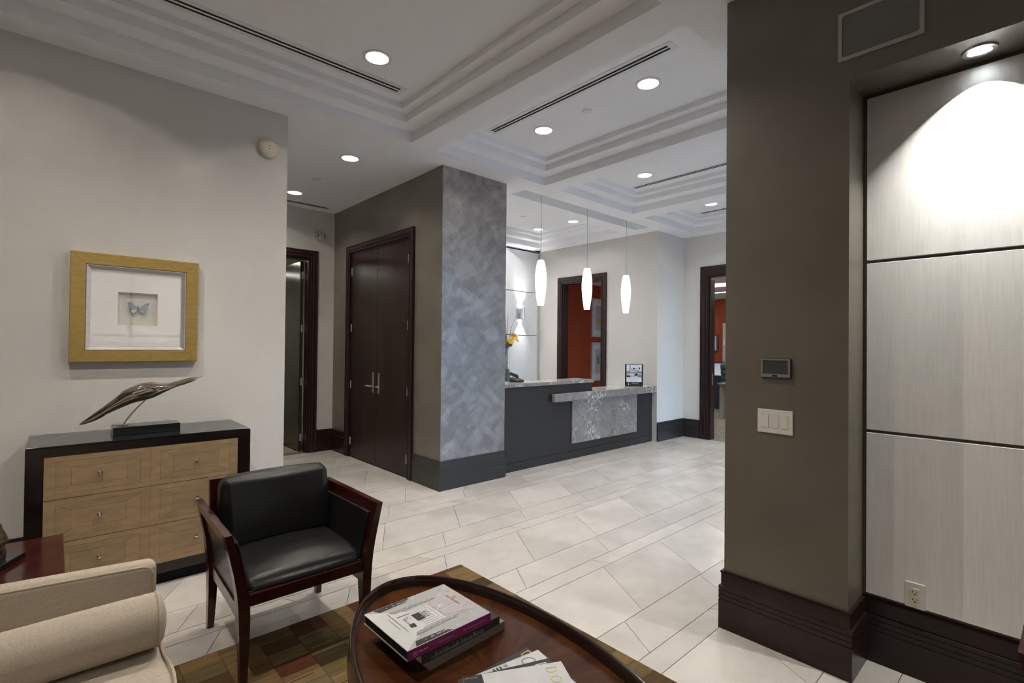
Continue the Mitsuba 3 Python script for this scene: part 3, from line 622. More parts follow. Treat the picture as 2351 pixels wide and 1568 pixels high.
for dy in (-.006, .006):
    put('stem', loft_tube([(.334, by + dy, CT + .054), (.349, by + dy, 1.018), (.377, by + dy, 1.060), (.411, by + dy, 1.103), (.452, by + dy, 1.146)], .0036, 12), 'chrome', t, smooth=True)
put('foot', cat(*[loft_tube([(.334, by, CT + .0575), (.334 + dx, by + dy, CT + .0555)], [.004, .0015], 8) for dx, dy in ((-.035, 0), (.03, .012), (.012, -.02), (.03, -.006))]), 'chrome', t, smooth=True)

# ------------------------------------------------------------------ armchairs
def curve_x(z): return float(PI_([0, .15, .33, .42, .50, .58, .69], [.305, .3085, .315, .322, .335, .352, .376])(z))
def armchair(label, x, y, rz, zoff=0.0):
    t = thing('armchair', label, 'chair', 'mahogany armchairs with black leather')
    M = trimesh.transformations.rotation_matrix(rz, [0, 0, 1]); M[:3, 3] = (x, y, zoff)
    P = lambda nm, m, mt_, par=t, **k: put(nm, tf(m, M), mt_, par, **k)
    yf_, yb_ = -.335, .335          # front and back of the arms
    zt_ = lambda yy: .684 + (.690 - .684) * (yy - yf_) / (yb_ - yf_)
    sh = lambda yy: -.016 * (yy - yf_) / (yb_ - yf_)
    for s in (-1, 1):
        # front leg: swept post, flaring out towards the arm
        rg = []
        for z, wx, wy in ((.0125, .030, .036), (.15, .038, .046), (.30, .047, .060), (.36, .048, .062), (.42, .046, .060), (.50, .041, .055), (.58, .036, .050), (.64, .032, .047), (.684, .030, .045)):
            xo = curve_x(z); rg.append(np.array([(s * xo, yf_, z), (s * (xo - wx), yf_, z), (s * (xo - wx), yf_ + wy, z), (s * xo, yf_ + wy, z)]))
        P('leg', loft(rg), 'mahogany')
        rg = []
        for z, wx, wy, yy in ((0.0005, .030, .034, .645 - .315), (.15, .038, .046, .645 - .315), (.33, .044, .066, .652 - .315), (.50, .040, .055, .652 - .315), (.69, .030, .045, .650 - .315)):
            xo = curve_x(z) + sh(yb_) * min(1, z / .69); rg.append(np.array([(s * xo, yy, z), (s * (xo - wx), yy, z), (s * (xo - wx), yy - wy, z), (s * xo, yy - wy, z)]))
        P('leg', loft(rg), 'mahogany')
        def strip(zs, off0, off1, y0, y1, dz=True):   # curved plank between the legs, following the flare
            rg = []
            for yy in (y0, y1):
                k = [(z0 + ((zt_(yy) - .677) if dz else 0)) for z0 in zs]
                rg.append(np.array([(s * (curve_x(z) + sh(yy) - off0), yy, z) for z in k] + [(s * (curve_x(z) + sh(yy) - off1), yy, z) for z in k[::-1]]))
            return loft(rg)
        P('arm_rail', strip([.622, .64, .66, .672, .677], 0, .030, yf_ + .044, yb_ - .03), 'mahogany')
        P('side_rail', strip([.286, .31, .33, .350], .004, .040, yf_ + .05, yb_ - .05, False), 'mahogany')
        P('side_panel', strip([.352, .40, .45, .50, .55, .60, .621], .012, .022, yf_ + .05, yb_ - .045, False), 'black_leather', smooth=30)
        pad = strip([.40, .45, .50, .55, .60, .632], .024, .052, yf_ + .045, yb_ - .06, False)
        pd = P('arm_pad', pad, 'black_leather', smooth=25)
        edge = [(s * (curve_x(z) + sh(yf_ + .046) - .050), yf_ + .046, z) for z in (.42, .48, .55, .60, .632)] + [(s * (curve_x(.634) + sh(yy) - .048), yy, .634) for yy in (yf_ + .12, 0, yb_ - .08)]
        P('piping', loft_tube(edge, .0042, 8), 'black_leather', pd, smooth=True)
    P('front_rail', bx(-.270, .270, yf_ + .008, yf_ + .034, .345, .400, .003), 'mahogany')
    P('back_rail', bx(-.272, .272, yb_ - .045, yb_ - .02, .30, .36, .003), 'mahogany')
    # reclined back board, wider than its cushion
    bk = loft([np.array([(-.300, yb_ - .035 + dy, z), (.300, yb_ - .035 + dy, z), (.300, yb_ - .006 + dy, z), (-.300, yb_ - .006 + dy, z)]) for z, dy in ((.33, -.02), (.55, -.005), (.788, .012))])
    P('back_board', bk, 'mahogany')
    seat = rbox(.562, .585, .105, .046, 16, (.003, .010, .026), (0, -.015, .412))
    sv = seat.vertices; fr = np.clip((-(sv[:, 1]) - .15) / .15, 0, 1); sv[:, 2] -= .020 * fr ** 2 * np.clip((sv[:, 2] - .37) / .08, 0, 1)
    seat.vertices = sv
    sc_ = P('seat_cushion', seat, 'black_leather', smooth=True)
    back = rbox(.560, .135, .385, .052, 16, (.006, .020, .012))
    back.apply_transform(trimesh.transformations.rotation_matrix(-.16, [1, 0, 0])); back.apply_translation((0, .185, .625))
    bc_ = P('back_cushion', back, 'black_leather', smooth=True)
    pts = []
    for (u, w) in ((-.272, -.15), (-.272, .15), (-.255, .178), (-.2, .186), (.2, .186), (.255, .178), (.272, .15), (.272, -.15)): pts.append((u, .035, w))
    pp = loft_tube(pts, .0045, 8); pp.apply_transform(trimesh.transformations.rotation_matrix(-.16, [1, 0, 0])); pp.apply_translation((0, .185, .625))
    P('piping', pp, 'black_leather', bc_, smooth=True)
    P('piping', loft_tube([(-.268, -.306, .402), (.268, -.306, .402)], .0042, 8), 'black_leather', sc_, smooth=True)
armchair('mahogany armchair with black leather seat between the drawer chest and coffee table', .930, 2.765, 0.0)
armchair('mahogany armchair at the right edge, only its polished arm tip showing', 2.322, -.298, -math.pi / 2)

# ------------------------------------------------------------------ rug
t = put('rug', bx(.30, 2.095, -.6, 2.79, .0005, .012, .002), 'rug_wool', label='patchwork wool rug in tan, olive and dark red under the coffee table', cat='rug')

# ------------------------------------------------------------------ oval coffee table
t = thing('coffee_table', 'oval mahogany coffee table with a raised rim', 'coffee table')
tc, ta = np.array([1.053, 1.209]), -.101
def ell(rx, ry, n=96): return affinity.translate(affinity.rotate(affinity.scale(Point(0, 0).buffer(1, n // 4), rx, ry), ta, use_radians=True, origin=(0, 0)), *tc)
RX, RY, ZR, ZV = .3825, .7895, .482, .440
def ering(rx, ry, z, n=120):
    a = np.arange(n) * 2 * np.pi / n; x, y = rx * np.cos(a), ry * np.sin(a); c, s = math.cos(ta), math.sin(ta)
    return np.stack([tc[0] + c * x - s * y, tc[1] + s * x + c * y, np.full(n, z)], 1)
prof = [(0, .385), (.010, .395), (.004, .43), (.002, .470), (.000, .477), (-.004, ZR), (-.011, ZR), (-.016, .477), (-.020, .462), (-.020, ZV - .004), (-.03, .385)]
put('rim', loft([ering(RX + a, RY + a, z) for a, z in prof], False, True), 'table_rim', t, smooth=40)
put('top', loft([ering(RX - .019, RY - .019, z) for z in (.42, ZV)]), 'table_veneer', t)
put('apron', loft([ering(RX - .06, RY - .06, z) for z in (.33, .42)]), 'mahogany_dark', t)
for a in (0.9, 2.24, 4.04, 5.38):
    e = ering(RX - .085, RY - .085, 0); i = int(a / (2 * np.pi) * 120) % 120
    put('leg', loft([np.array([(e[i, 0] + sx * w, e[i, 1] + sy * w, z) for sx, sy in ((-1, -1), (1, -1), (1, 1), (-1, 1))]) for z, w in ((.0125, .020), (.34, .032))]), 'mahogany_dark', t)

# ------------------------------------------------------------------ books and magazines on it
def slab_frame(c, ang): return frame(c, (math.cos(ang), math.sin(ang), 0), (-math.sin(ang), math.cos(ang), 0))
def book(label, cx, cy, z0, w, d, h, ang, cover, spine, group=None, spread=.004, pages='paper_white'):
    """spine along the local -y side"""
    t = thing('book', label, 'book', group); M = slab_frame((cx, cy, z0), ang); c = .0022
    put('cover', tf(cat(bx(-w / 2, w / 2, -d / 2, d / 2, 0.0003, c), bx(-w / 2, w / 2, -d / 2, d / 2, h - c, h)), M), cover, t)
    put('spine', tf(bx(-w / 2, w / 2, -d / 2 - .0018, -d / 2, .0003, h), M), spine, t)
    put('pages', tf(bx(-w / 2 + spread, w / 2 - spread, -d / 2 + .0002, d / 2 - spread, c, h - c), M), pages, t)
    return t, M
def flat(name, pl, m, parent, M, z, th=.0003): return put(name, tf(prism(pl, z, z + th), M), m, parent)
def R(x0, y0, x1, y1): return sbox(min(x0, x1), min(y0, y1), max(x0, x1), max(y0, y1))
def letters(name, s, h, M, x, y, z, m, parent, ang=0, bold=False, wmax=None, d=.0004):
    g = meshkit.text_mesh(s, h, d, bold)
    if wmax: g.apply_scale([wmax / (g.bounds[1, 0] - g.bounds[0, 0]), 1, 1])
    L = trimesh.transformations.rotation_matrix(ang, [0, 0, 1]); L[:3, 3] = (x, y, z)
    return put(name, tf(tf(g, L), M), m, parent)
BG = 'coffee table books in the stack'
ZB = ZV + .0008
t, M = book('taupe book at the bottom of the coffee table stack', 1.100, 1.578, ZB, .352, .315, .031, .055, 'cover_taupe', 'cover_taupe', None)
t, M = book('black book in the middle of the coffee table stack', 1.072, 1.568, ZB + .0315, .352, .300, .030, .045, 'cover_black', 'cover_black', None)
sp = M @ frame((0, -.150 - .0019, .015), (1, 0, 0), (0, 0, 1))
r_ = np.random.default_rng(3)
flat('spine_print', unary_union([R(x, -.011, x + r_.uniform(.0008, .002), -.011 + r_.uniform(.003, .02)) for x in np.arange(-.14, .10, .0032)]), 'ink_mid', t, sp, 0)
Zt = ZB + .062
t, M = book('top book of the stack with a grey interior photo cover and magenta spine', 1.026, 1.564, Zt, .352, .298, .034, .012, 'cover_grey', 'spine_magenta', None, pages='slot_black')
W_, D_, H_ = .176, .149, .0342
pr = lambda pts: Polygon([(x * W_, y * D_) for x, y in pts])
# cover picture: a long coffered ceiling running to a bright room, floor along the left edge
flat('print', pr([(-1, 1), (-.3, .42), (-.3, -.42), (-1, -1)]), 'ink_light', t, M, H_)
flat('print', pr([(1, .95), (.25, .32), (.25, .02), (1, .02)]), 'ink_lilac', t, M, H_)
flat('print', pr([(1, -.0), (.25, -.02), (.25, -.32), (1, -.62)]), 'ink_lilac', t, M, H_)
flat('print', R(-.30 * W_, -.42 * D_, .22 * W_, .42 * D_), 'cover_silver', t, M, H_)
for k in (0.36, 0.28, .20): flat('print_line', R(-.24 * W_, -k * D_, (.22 - (.36 - k)) * W_, k * D_).difference(R(-.238 * W_, -(k - .012) * D_, (.212 - (.36 - k)) * W_, (k - .012) * D_)), 'ink_mid', t, M, H_ + .0003)
flat('print', R(-.30 * W_, -.14 * D_, -.12 * W_, .2 * D_), 'ink_dark', t, M, H_ + .0004)
for j in range(5): flat('print', R(-.12 * W_, (-.1 + .055 * j) * D_, (.02 + .02 * (j % 2)) * W_, (-.08 + .055 * j) * D_), 'ink_dark', t, M, H_ + .0004)
flat('print', pr([(-.52, -.12), (-.40, -.14), (-.42, -.32), (-.54, -.28)]), 'ink_dark', t, M, H_ + .0003)
flat('print', pr([(-.56, .33), (-.28, .31), (-.28, .29), (-.56, .30)]), 'ink_dark', t, M, H_ + .0003)
for sgn in (1, -1):
    band = [(-.62, .64 * sgn), (.42, .58 * sgn), (.50, .50 * sgn), (-.52, .50 * sgn)]
    flat('print', pr(band), 'ink_mid', t, M, H_ + .0003)
    scr = unary_union([Point((-.5 + .9 * k) * W_, (.55 + .03 * math.sin(k * 40)) * sgn * D_).buffer(.0022) for k in np.linspace(0, 1, 34)])
    flat('print_scroll', scr.difference(scr.buffer(-.0009)), 'ink_light', t, M, H_ + .0006)
    flat('print', pr([(-.80, .98 * sgn), (.05, .98 * sgn), (-.1, .84 * sgn), (-.72, .80 * sgn)]), 'ink_dark', t, M, H_ + .0003)
    flat('print', unary_union([R((-.55 + .13 * j) * W_, .87 * sgn * D_, (-.52 + .17 * j) * W_, .90 * sgn * D_) for j in range(4)]), 'cover_grey', t, M, H_ + .0006)
flat('print', unary_union([Point(r_.normal(.36, .07) * W_, r_.normal(.02, .10) * D_).buffer(r_.uniform(.0008, .0022)) for _ in range(70)]), 'ink_white', t, M, H_ + .0006)
flat('print', unary_union([Point(r_.normal(.02, .07) * W_, r_.normal(.02, .05) * D_).buffer(r_.uniform(.0006, .0018)) for _ in range(50)]), 'ink_white', t, M, H_ + .0008)
flat('print', unary_union([Point(x * W_, y * D_).buffer(.0024) for x, y in ((.62, .62), (.72, -.66), (.1, .88), (.36, .62), (.4, -.62), (.2, -.9))]), 'ink_white', t, M, H_ + .0006)
A90 = -math.pi / 2
letters('title', 'ART DU ART', .0085, M, .70 * W_, .42 * D_, H_ + .0006, 'ink_brown', t, A90, wmax=.085)
ring = unary_union([Point(.82 * W_, (.28 - .02) * D_ - .006).buffer(.010).difference(Point(.82 * W_, .26 * D_ - .006).buffer(.0085))] + [Point(.82 * W_ + .005 * math.cos(a), .26 * D_ - .006 + .005 * math.sin(a)).buffer(.002) for a in np.arange(0, 6.2, 1.05)])
flat('crest', ring, 'foil_copper', t, M, H_ + .0006)
for x, y in ((.78, .72), (.9, .62), (.78, -.34), (.92, -.28), (.62, -.5), (.9, .0)):
    c_ = Point(x * W_, y * D_); flat('print_scroll', c_.buffer(.011).difference(c_.buffer(.0098)).difference(R(x * W_, y * D_ - .02, x * W_ + .02, y * D_)), 'ink_mid', t, M, H_ + .0005)
letters('caption', 'UNPARALLELED BRILLIANCE AND BEAUTY', .0036, M, -.66 * W_, .62 * D_, H_ + .0006, 'ink_mid', t, A90, wmax=.150)
letters('caption', 'IN INTERIOR DESIGN', .0036, M, -.745 * W_, .36 * D_, H_ + .0006, 'ink_mid', t, A90, wmax=.080)
letters('caption', 'Fine Arts', .009, M, -.52 * W_, .16 * D_, H_ + .0007, 'ink_mid', t, A90, wmax=.05)
c_ = Point(-.42 * W_, .13 * D_); flat('monogram', c_.buffer(.011).difference(c_.buffer(.0097)), 'ink_magenta', t, M, H_ + .0006)
letters('monogram', 'tm', .006, M, -.44 * W_, .13 * D_ + .006, H_ + .0006, 'ink_magenta', t, A90)
sp = M @ frame((0, -.149 - .0019, .017), (1, 0, 0), (0, 0, 1))
c_ = Point(-.147, -.001); flat('spine_monogram', c_.buffer(.0085).difference(c_.buffer(.0074)), 'ink_light', t, sp, 0)
letters('spine_monogram', 'tm', .0055, sp, -.1525, -.003, 0, 'ink_light', t)
letters('spine_text', 'Fine Arts', .006, sp, -.134, -.002, 0, 'ink_light', t)
letters('spine_text', 'WWW.FINEARTSDESIGN.COM', .0035, sp, -.058, -.002, 0, 'ink_lilac', t, wmax=.066)
letters('spine_text', 'NORTH AMERICA | ASIA | MIDDLE EAST', .0035, sp, .048, -.002, 0, 'ink_lilac', t, wmax=.108)

def magazine(label, p0, p1, depth, z, cover):
    """p0, p1: ends of the top edge as it lies; the sheet extends to the right of p0 -> p1"""
    p0, p1 = np.array(p0), np.array(p1); u = p1 - p0; L = np.linalg.norm(u); u /= L
    t = thing('magazine', label, 'magazine'); M = frame((*p0, z), (*u, 0), (-u[1], u[0], 0))
    put('cover', tf(bx(0, L, -depth, 0, .0034, .0040), M), cover, t)
    put('pages', tf(bx(.0008, L - .0008, -depth + .0008, -.0008, .0004, .0034), M), 'paper_white', t)
    return t, M, L
t, M, L = magazine('black magazine with a copper letter, lowest in the fan', (.955, 1.290), (1.262, 1.286), .235, ZB, 'cover_black')
letters('title', 'D', .038, M, .262, -.012, .0042, 'foil_copper', t, A90, d=.0004)
t, M, L = magazine('mint and silver magazine, second in the fan', (.975, 1.292), (1.277, 1.243), .235, ZB + .0043, 'cover_mint')
flat('print', R(.17, -.235, L - .0005, -.0005), 'cover_silver', t, M, .0041)
letters('title', 'O', .05, M, .215, -.010, .0045, 'ink_mid', t, A90)
letters('headline', 'R', .012, M, .155, -.010, .0042, 'ink_dark', t, A90)
for j_ in range(3): flat('headline_bar', R(.138 - .012 * j_, -.03, .144 - .012 * j_, -.008), 'ink_dark', t, M, .0042)
t, M, L = magazine('black magazine with a pale outlined letter, third in the fan', (.967, 1.297), (1.268, 1.180), .235, ZB + .0086, 'cover_black')
letters('title', 'D', .040, M, .262, -.012, .0042, 'foil_steel', t, A90)
flat('print_line', R(.02, -.010, .16, -.0075), 'ink_mid', t, M, .0041)
t, M, L = magazine('white magazine with gold capitals on top of the fan', (.982, 1.292), (1.280, 1.136), .235, ZB + .0129, 'cover_silver')
flat('print', R(0.0005, -.234, .062, -.0005), 'cover_black', t, M, .0041)
flat('headline_bar', R(.006, -.014, .045, -.0115), 'ink_mid', t, M, .0045)
for i_, ch in enumerate('DOLCE'): letters('title', ch, .036, M, .272, -.016 - .046 * i_, .0043, 'foil_gold', t, A90, d=.0005)

# ------------------------------------------------------------------ sofa corner
t = thing('sofa', 'beige linen sofa with piped arm at the left edge', 'sofa')
SYA, SYI = 2.640, 2.555
arm = rbox(.95, .088, .52, .030, 14, (0, .002, 0), (0, 0, 0))
av = arm.vertices; av[:, 2] -= 0.03 * np.clip(av[:, 0] / .475, -1, 1) * (av[:, 2] > 0); arm.vertices = av; arm.apply_translation((-.140, (SYA + SYI) / 2, .372))
put('arm', arm, 'sofa_linen', t, smooth=True)
ez = lambda x: .634 - .03 * np.clip((x + .14) / .475, -1, 1) - .016
pip = [(x, SYI + .004, ez(x)) for x in np.linspace(-.55, .285, 24)] + [(.312, SYI + .004, ez(.30) - .010), (.322, SYI + .004, ez(.3) - .035), (.324, SYI + .004, .45), (.324, SYI + .004, .30)]
put('piping', loft_tube(pip, .0048, 8), 'sofa_piping', t, smooth=True)
put('base', rbox(.90, 1.62, .20, .02, 8, (0, 0, 0), (-.150, 1.745, .185)), 'sofa_linen', t, smooth=True)
seat = rbox(.80, 1.545, .165, .045, 18, (.004, .004, .016), (-.092, 1.772, .362)); put('seat_cushion', seat, 'sofa_linen', t, smooth=True)
e = [(.302 + .005 * math.sin(y * 23), y, .4385) for y in np.linspace(1.05, 2.515, 40)]
put('piping', loft_tube(e, .0052, 8), 'sofa_piping', t, smooth=True)
put('back', rbox(.16, 1.70, .50, .04, 10, (.01, 0, 0), (-.55, 1.78, .53)), 'sofa_linen', t, smooth=True)
arm2 = rbox(.95, .088, .52, .030, 10, (0, .002, 0), (-.140, .945, .372)); put('arm', arm2, 'sofa_linen', t, smooth=True)
for x, y in ((.24, 2.5), (-.54, 2.5), (.24, 1.0), (-.54, 1.0)): put('foot', loft([np.array([(x + sx * w, y + sy_ * w, z) for sx, sy_ in ((-1, -1), (1, -1), (1, 1), (-1, 1))]) for z, w in ((.0005, .018), (.087, .028))]), 'mahogany_dark', t)
t = thing('bolster_cushion', 'round beige bolster lying along the sofa arm', 'cushion')
n = 40; prof = [(.001, -.400), (.05, -.398), (.082, -.388)]
rr = .0895
bol = lathe([(.001, -.37), (.05, -.368), (rr - .004, -.352)] + [(rr, z) for z in np.linspace(-.34, .335, 24)] + [(rr - .003, .347), (.070, .361), (.035, .370), (.001, .372)], 48)
Mb = frame((-.062, 2.160, .544), (0, 1, 0), (0, 0, 1))
bv = bol.vertices; bv[:, 0:2] *= (1 + .008 * np.sin(bv[:, 2:3] * 9)); bol.vertices = bv
put('body', tf(bol, Mb), 'sofa_linen', t, smooth=50)
an = np.linspace(0, 2 * np.pi, 41)[:-1]
put('piping', tf(loft_tube(np.stack([(rr - .001) * np.cos(an), (rr - .001) * np.sin(an), np.full(40, .3445)], 1), .0042, 8, False, True), Mb), 'sofa_piping', t, smooth=True)
# side table with bronze figure
t = thing('side_table', 'square red mahogany side table behind the sofa arm', 'side table')
put('top', bx(-.60, .050, 2.755, 3.410, .522, .550, .003), 'mahogany', t)
put('apron', bx(-.57, .02, 2.785, 3.38, .43, .5215), 'mahogany', t)
for x in (-.55, 0.0):
    for y in (2.805, 3.36): put('leg', bx(x - .022, x + .022, y - .022, y + .022, .0005, .4295), 'mahogany', t)
t = thing('figurine', 'dark bronze carved figure on a black slab on the side table', 'sculpture')
ca, d1, d2 = np.array([-.078, 3.150]), np.array([-.462, -.887]), np.array([-.887, .462])
Mf = frame((*(ca + .10 * d1 + .08 * d2), .5505), (*(-d1), 0), (d1[1], -d1[0], 0))
put('slab', tf(bx(-.10, .10, -.08, .08, 0, .024, .0015), Mf), 'black_gloss', t)
fg = lathe([(.02, .0245), (.052, .025), (.056, .045), (.050, .075), (.058, .085), (.060, .10), (.050, .125), (.040, .15), (.042, .158), (.034, .175), (.030, .188), (.022, .20), (.010, .215), (.001, .222)], 40)
fv = fg.vertices; an_ = np.arctan2(fv[:, 1], fv[:, 0]); fv[:, :2] *= (1 + .10 * np.sin(an_ * 7 + fv[:, 2] * 90) * np.sin(fv[:, 2] * 160))[:, None]; fg.vertices = fv
put('body', tf(fg, frame((-.196, 3.135, .5505), (1, 0, 0), (0, 1, 0))), 'statue_bronze', t, smooth=30)

# ------------------------------------------------------------------ reception
CP0, CP1 = 4.480, 3.9
t = thing('reception_counter', 'charcoal reception counter with speckled granite tops', 'reception desk')
put('front_panel', bx(3.902, 5.660, CP0, CP0 + .05, .0005, 1.0185), 'charcoal_laminate', t)
put('front_panel', bx(5.661, 7.165, CP0, CP0 + .05, .0005, .797), 'charcoal_laminate', t)
put('toe_board', bx(3.902, 7.165, CP0 - .012, CP0 - .0005, .0005, .10), 'charcoal_laminate', t)
put('granite_panel', bx(5.21, 6.752, CP0 - .020, CP0 - .0005, .205, .797, .0015), 'granite', t)
put('raised_top', bx(3.902, 5.680, CP0 - .022, CP0 + .33, 1.0195, 1.0635, .004), 'granite', t)
put('lower_top', bx(4.79, 7.215, 4.402, CP0 - .0235, .7975, .9035, .005), 'granite', t)
put('lower_top', bx(5.682, 7.215, CP0 - .0230, CP0 + .36, .8585, .9035, .003), 'granite', t)
put('side_panel', bx(7.166, 7.212, CP0 + .001, CP0 + .05, .0005, .797), 'charcoal_laminate', t)
put('work_top', bx(3.902, 7.18, CP0 + .40, CP0 + 1.0, .715, .74), 'laminate_white', t)
put('inner_panel', bx(3.902, 7.165, CP0 + .36, CP0 + .39, .0005, .74), 'charcoal_laminate', t)
# white panels on the back wall
put('panel_backing', bx(4.7, 7.150, YR - .020, YR - .0005, .0, 3.41), 'slot_black', 'wall_reception')
for i, (z0, z1) in enumerate(((.02, .838), (.847, 1.735), (1.744, 2.585), (2.594, 3.388))):
    for j, (x0, x1) in enumerate(((4.7, 7.132),)): put('panel', bx(x0, x1, YR - .045, YR - .0205, z0, z1, .0015), 'laminate_white', 'wall_reception')
t = thing('wall_sconce', 'chrome up and down cylinder sconce on the white reception panels', 'wall lamp')
yq = YR - .046
put('back_plate', bx(6.565, 6.62, yq - .012, yq - .0005, 2.06, 2.245, .002), 'satin_steel', t)
tube_ = lathe([(.048, -.095), (.048, .095), (.043, .095), (.043, -.095)], 32); 
rings_t = [np.stack([r_2 * np.cos(np.arange(32) * np.pi / 16), r_2 * np.sin(np.arange(32) * np.pi / 16), np.full(32, z_2)], 1) for r_2, z_2 in ((.048, -.095), (.048, .095), (.042, .095), (.042, -.095))]
put('cylinder', moved(loft(rings_t, False, True), 6.672, yq - .062, 2.152), 'chrome', t, smooth=40)
put('bracket', bx(6.56, 6.735, yq - .05, yq - .014, 2.146, 2.158), 'satin_steel', t)
put('bulb', moved(lathe([(.001, -.03), (.030, -.025), (.030, .025), (.001, .03)], 20), 6.672, yq - .062, 2.152), 'lens_white', t, emitter=glow((1, .98, .92), 40))
for dz, nm in ((1, 'sconce_beam_up'), (-1, 'sconce_beam_down')):
    scene[nm] = {'type': 'spot', 'to_world': T().look_at(origin=[6.672, yq - .062, 2.152 + dz * .09], target=[6.672, yq - .035, 2.152 + dz * .6], up=[0, 1, 0]), 'intensity': rgb(np.array((1, 1, .96)) * 4.0), 'cutoff_angle': 32.0, 'beam_width': 8.0, 'sampling_weight': 2.5}
# pendants
for i, (x, zb) in enumerate(((4.592, 2.045), (5.523, 2.045), (6.460, 2.045))):
    t = thing('pendant_lamp', ('nearest, leftmost of the three white glass pendants over the counter', 'middle of the three white glass pendants, in front of the red doorway', 'rightmost of the three white glass pendants, before the pale wall')[i], 'pendant lamp')
    y = 4.478
    shade = [(.001, .004), (.036, .004), (.0405, 0.0), (.048, .05), (.060, .13), (.069, .21), (.0735, .29), (.0745, .35), (.071, .42), (.062, .49), (.050, .545), (.043, .572), (.040, .580), (.001, .581)]
    put('shade', moved(lathe(shade, 40), x, y, zb), 'pendant_glass', t, smooth=50, emitter=glow((1, .985, .90), 1.8, 2.0))
    put('cap', moved(lathe([(.030, .5815), (.029, .588), (.010, .596), (.007, .63), (.006, .632)], 24), x, y, zb), 'aluminium', t, smooth=30)
    put('cord', cyl((x, y, zb + .630), (x, y, ZC + .195), .0042, 8), 'satin_steel', t)
    put('canopy', moved(lathe([(.05, -.02), (.055, -.001)], 24), x, y, ZC + .1995), 'aluminium', t, smooth=30)
# counter sign
t = thing('counter_sign', 'black framed sign with a room photo standing on the lower granite counter', 'sign')
sa = math.radians(225 - 4); nrm = np.array([math.cos(sa), math.sin(sa)]); uxs = np.array([-nrm[1], nrm[0]])
Ms = frame((6.795, 4.545, .9042), (*uxs, 0), (0, 0, 1))
put('frame', tf(bx(-.140, .140, 0, .352, -.008, 0, .001), Ms), 'cover_black', t)
put('stand', tf(bx(-.10, .10, 0, .006, -.09, -.008), Ms), 'cover_black', t)
q = lambda x0, y0, x1, y1, m, z=0.0, nm='print': flat(nm, R(-.140 + .28 * x0, .352 * (1 - y1), -.140 + .28 * x1, .352 * (1 - y0)), m, t, Ms, z, .0006)
qp = lambda pts, m, z: flat('print', Polygon([(-.140 + .28 * x, .352 * (1 - y)) for x, y in pts]), m, t, Ms, z, .0006)
q(.08, .02, .92, .80, 'ink_white')
q(.08, .02, .92, .60, 'ink_light', .0007)
qp([(.08, .02), (.24, .06), (.24, .30), (.08, .34)], 'ink_white', .0014); qp([(.24, .04), (.30, .08), (.28, .28), (.24, .30)], 'ink_mid', .0014)
q(.30, .05, .68, .26, 'ink_white', .0014); qp([(.70, .05), (.92, .02), (.92, .33), (.70, .27)], 'ink_white', .0014)
q(.43, .17, .56, .22, 'ink_dark', .0021); q(.39, .25, .59, .28, 'ink_dark', .0021); q(.31, .18, .36, .23, 'ink_mid', .0021); q(.61, .18, .66, .23, 'ink_mid', .0021); q(.75, .14, .82, .24, 'ink_dark', .0021)
qp([(.08, .34), (.30, .27), (.26, .40), (.08, .46)], 'ink_mid', .0021); q(.26, .29, .64, .37, 'cover_silver', .0021); qp([(.62, .28), (.92, .34), (.92, .42), (.66, .40)], 'ink_mid', .0021)
q(.28, .38, .66, .41, 'ink_dark', .0028); q(.30, .42, .52, .49, 'ink_white', .0028); qp([(.52, .44), (.70, .43), (.70, .51), (.53, .54)], 'ink_dark', .0028); qp([(.08, .50), (.30, .52), (.30, .56), (.10, .60)], 'ink_dark', .0028); qp([(.72, .45), (.92, .48), (.92, .60), (.70, .58)], 'ink_mid', .0028)
for y_ in (.64, .68, .72, .76): q(.20, y_, .58, y_ + .006, 'ink_light', .0007)
letters('lettering', 'DOLCE', .024, Ms, -.036, .040, .0003, 'ink_white', t, wmax=.108)
for j_ in range(4): flat('emblem', R(-.092 + .003 * (j_ % 2), .022 + .011 * j_, -.074 - .003 * (j_ % 2), .030 + .011 * j_), 'ink_white', t, Ms, .0003)
q(.70, .965, .80, .972, 'ink_light')
# vase with yellow flowers, telephone, chair behind the counter
t = thing('flower_vase', 'tall glass vase with yellow flowers and thin twigs beside the column', 'vase')
vx, vy, vz = 4.215, 4.70, 1.0642
put('glass', moved(lathe([(.040, 0), (.042, .003), (.042, .45), (.039, .45), (.039, .008)], 28), vx, vy, vz), 'glass_solid', t, smooth=40)
for k in range(5): put('stem', loft_tube([(vx + .02 * math.cos(k * 2), vy + .02 * math.sin(k * 2), vz + .02), (vx + .015 * math.cos(k), vy + .015 * math.sin(k), vz + .40), (vx + .07 * math.cos(k * 1.26), vy + .06 * math.sin(k * 1.26), vz + .55)], .0035, 6), 'leaf_green', t)
rf = np.random.default_rng(11)
def flower(c, s, up):
    up = np.array(up) / np.linalg.norm(up); a = np.cross(up, [.3, .2, .9]); a /= np.linalg.norm(a); b = np.cross(up, a); ms = []
    for k in range(6):
        f_ = k * np.pi / 3; d = a * math.cos(f_) + b * math.sin(f_); w = np.cross(up, d)
        P_ = np.array([c, c + s * (.5 * d + .35 * w + .15 * up), c + s * (1.0 * d + .30 * up), c + s * (.5 * d - .35 * w + .15 * up), c + s * (.5 * d + .05 * up)])
        ms.append(trimesh.convex.convex_hull(np.vstack([P_, P_ - .002 * up])))
    return cat(*ms, trimesh.creation.icosphere(1, s * .16).apply_translation(c + up * s * .15))
for k in range(11):
    f_ = k * 2.4; rr_ = .02 + .09 * (k / 11) ** .6
    c = np.array([vx + rr_ * math.cos(f_) + .03, vy + rr_ * math.sin(f_) - .01, vz + .545 + rf.uniform(-.05, .05)])
    put('flower', flower(c, .045, (math.cos(f_) * .8, math.sin(f_) * .8, .6)), 'petal_yellow', t)
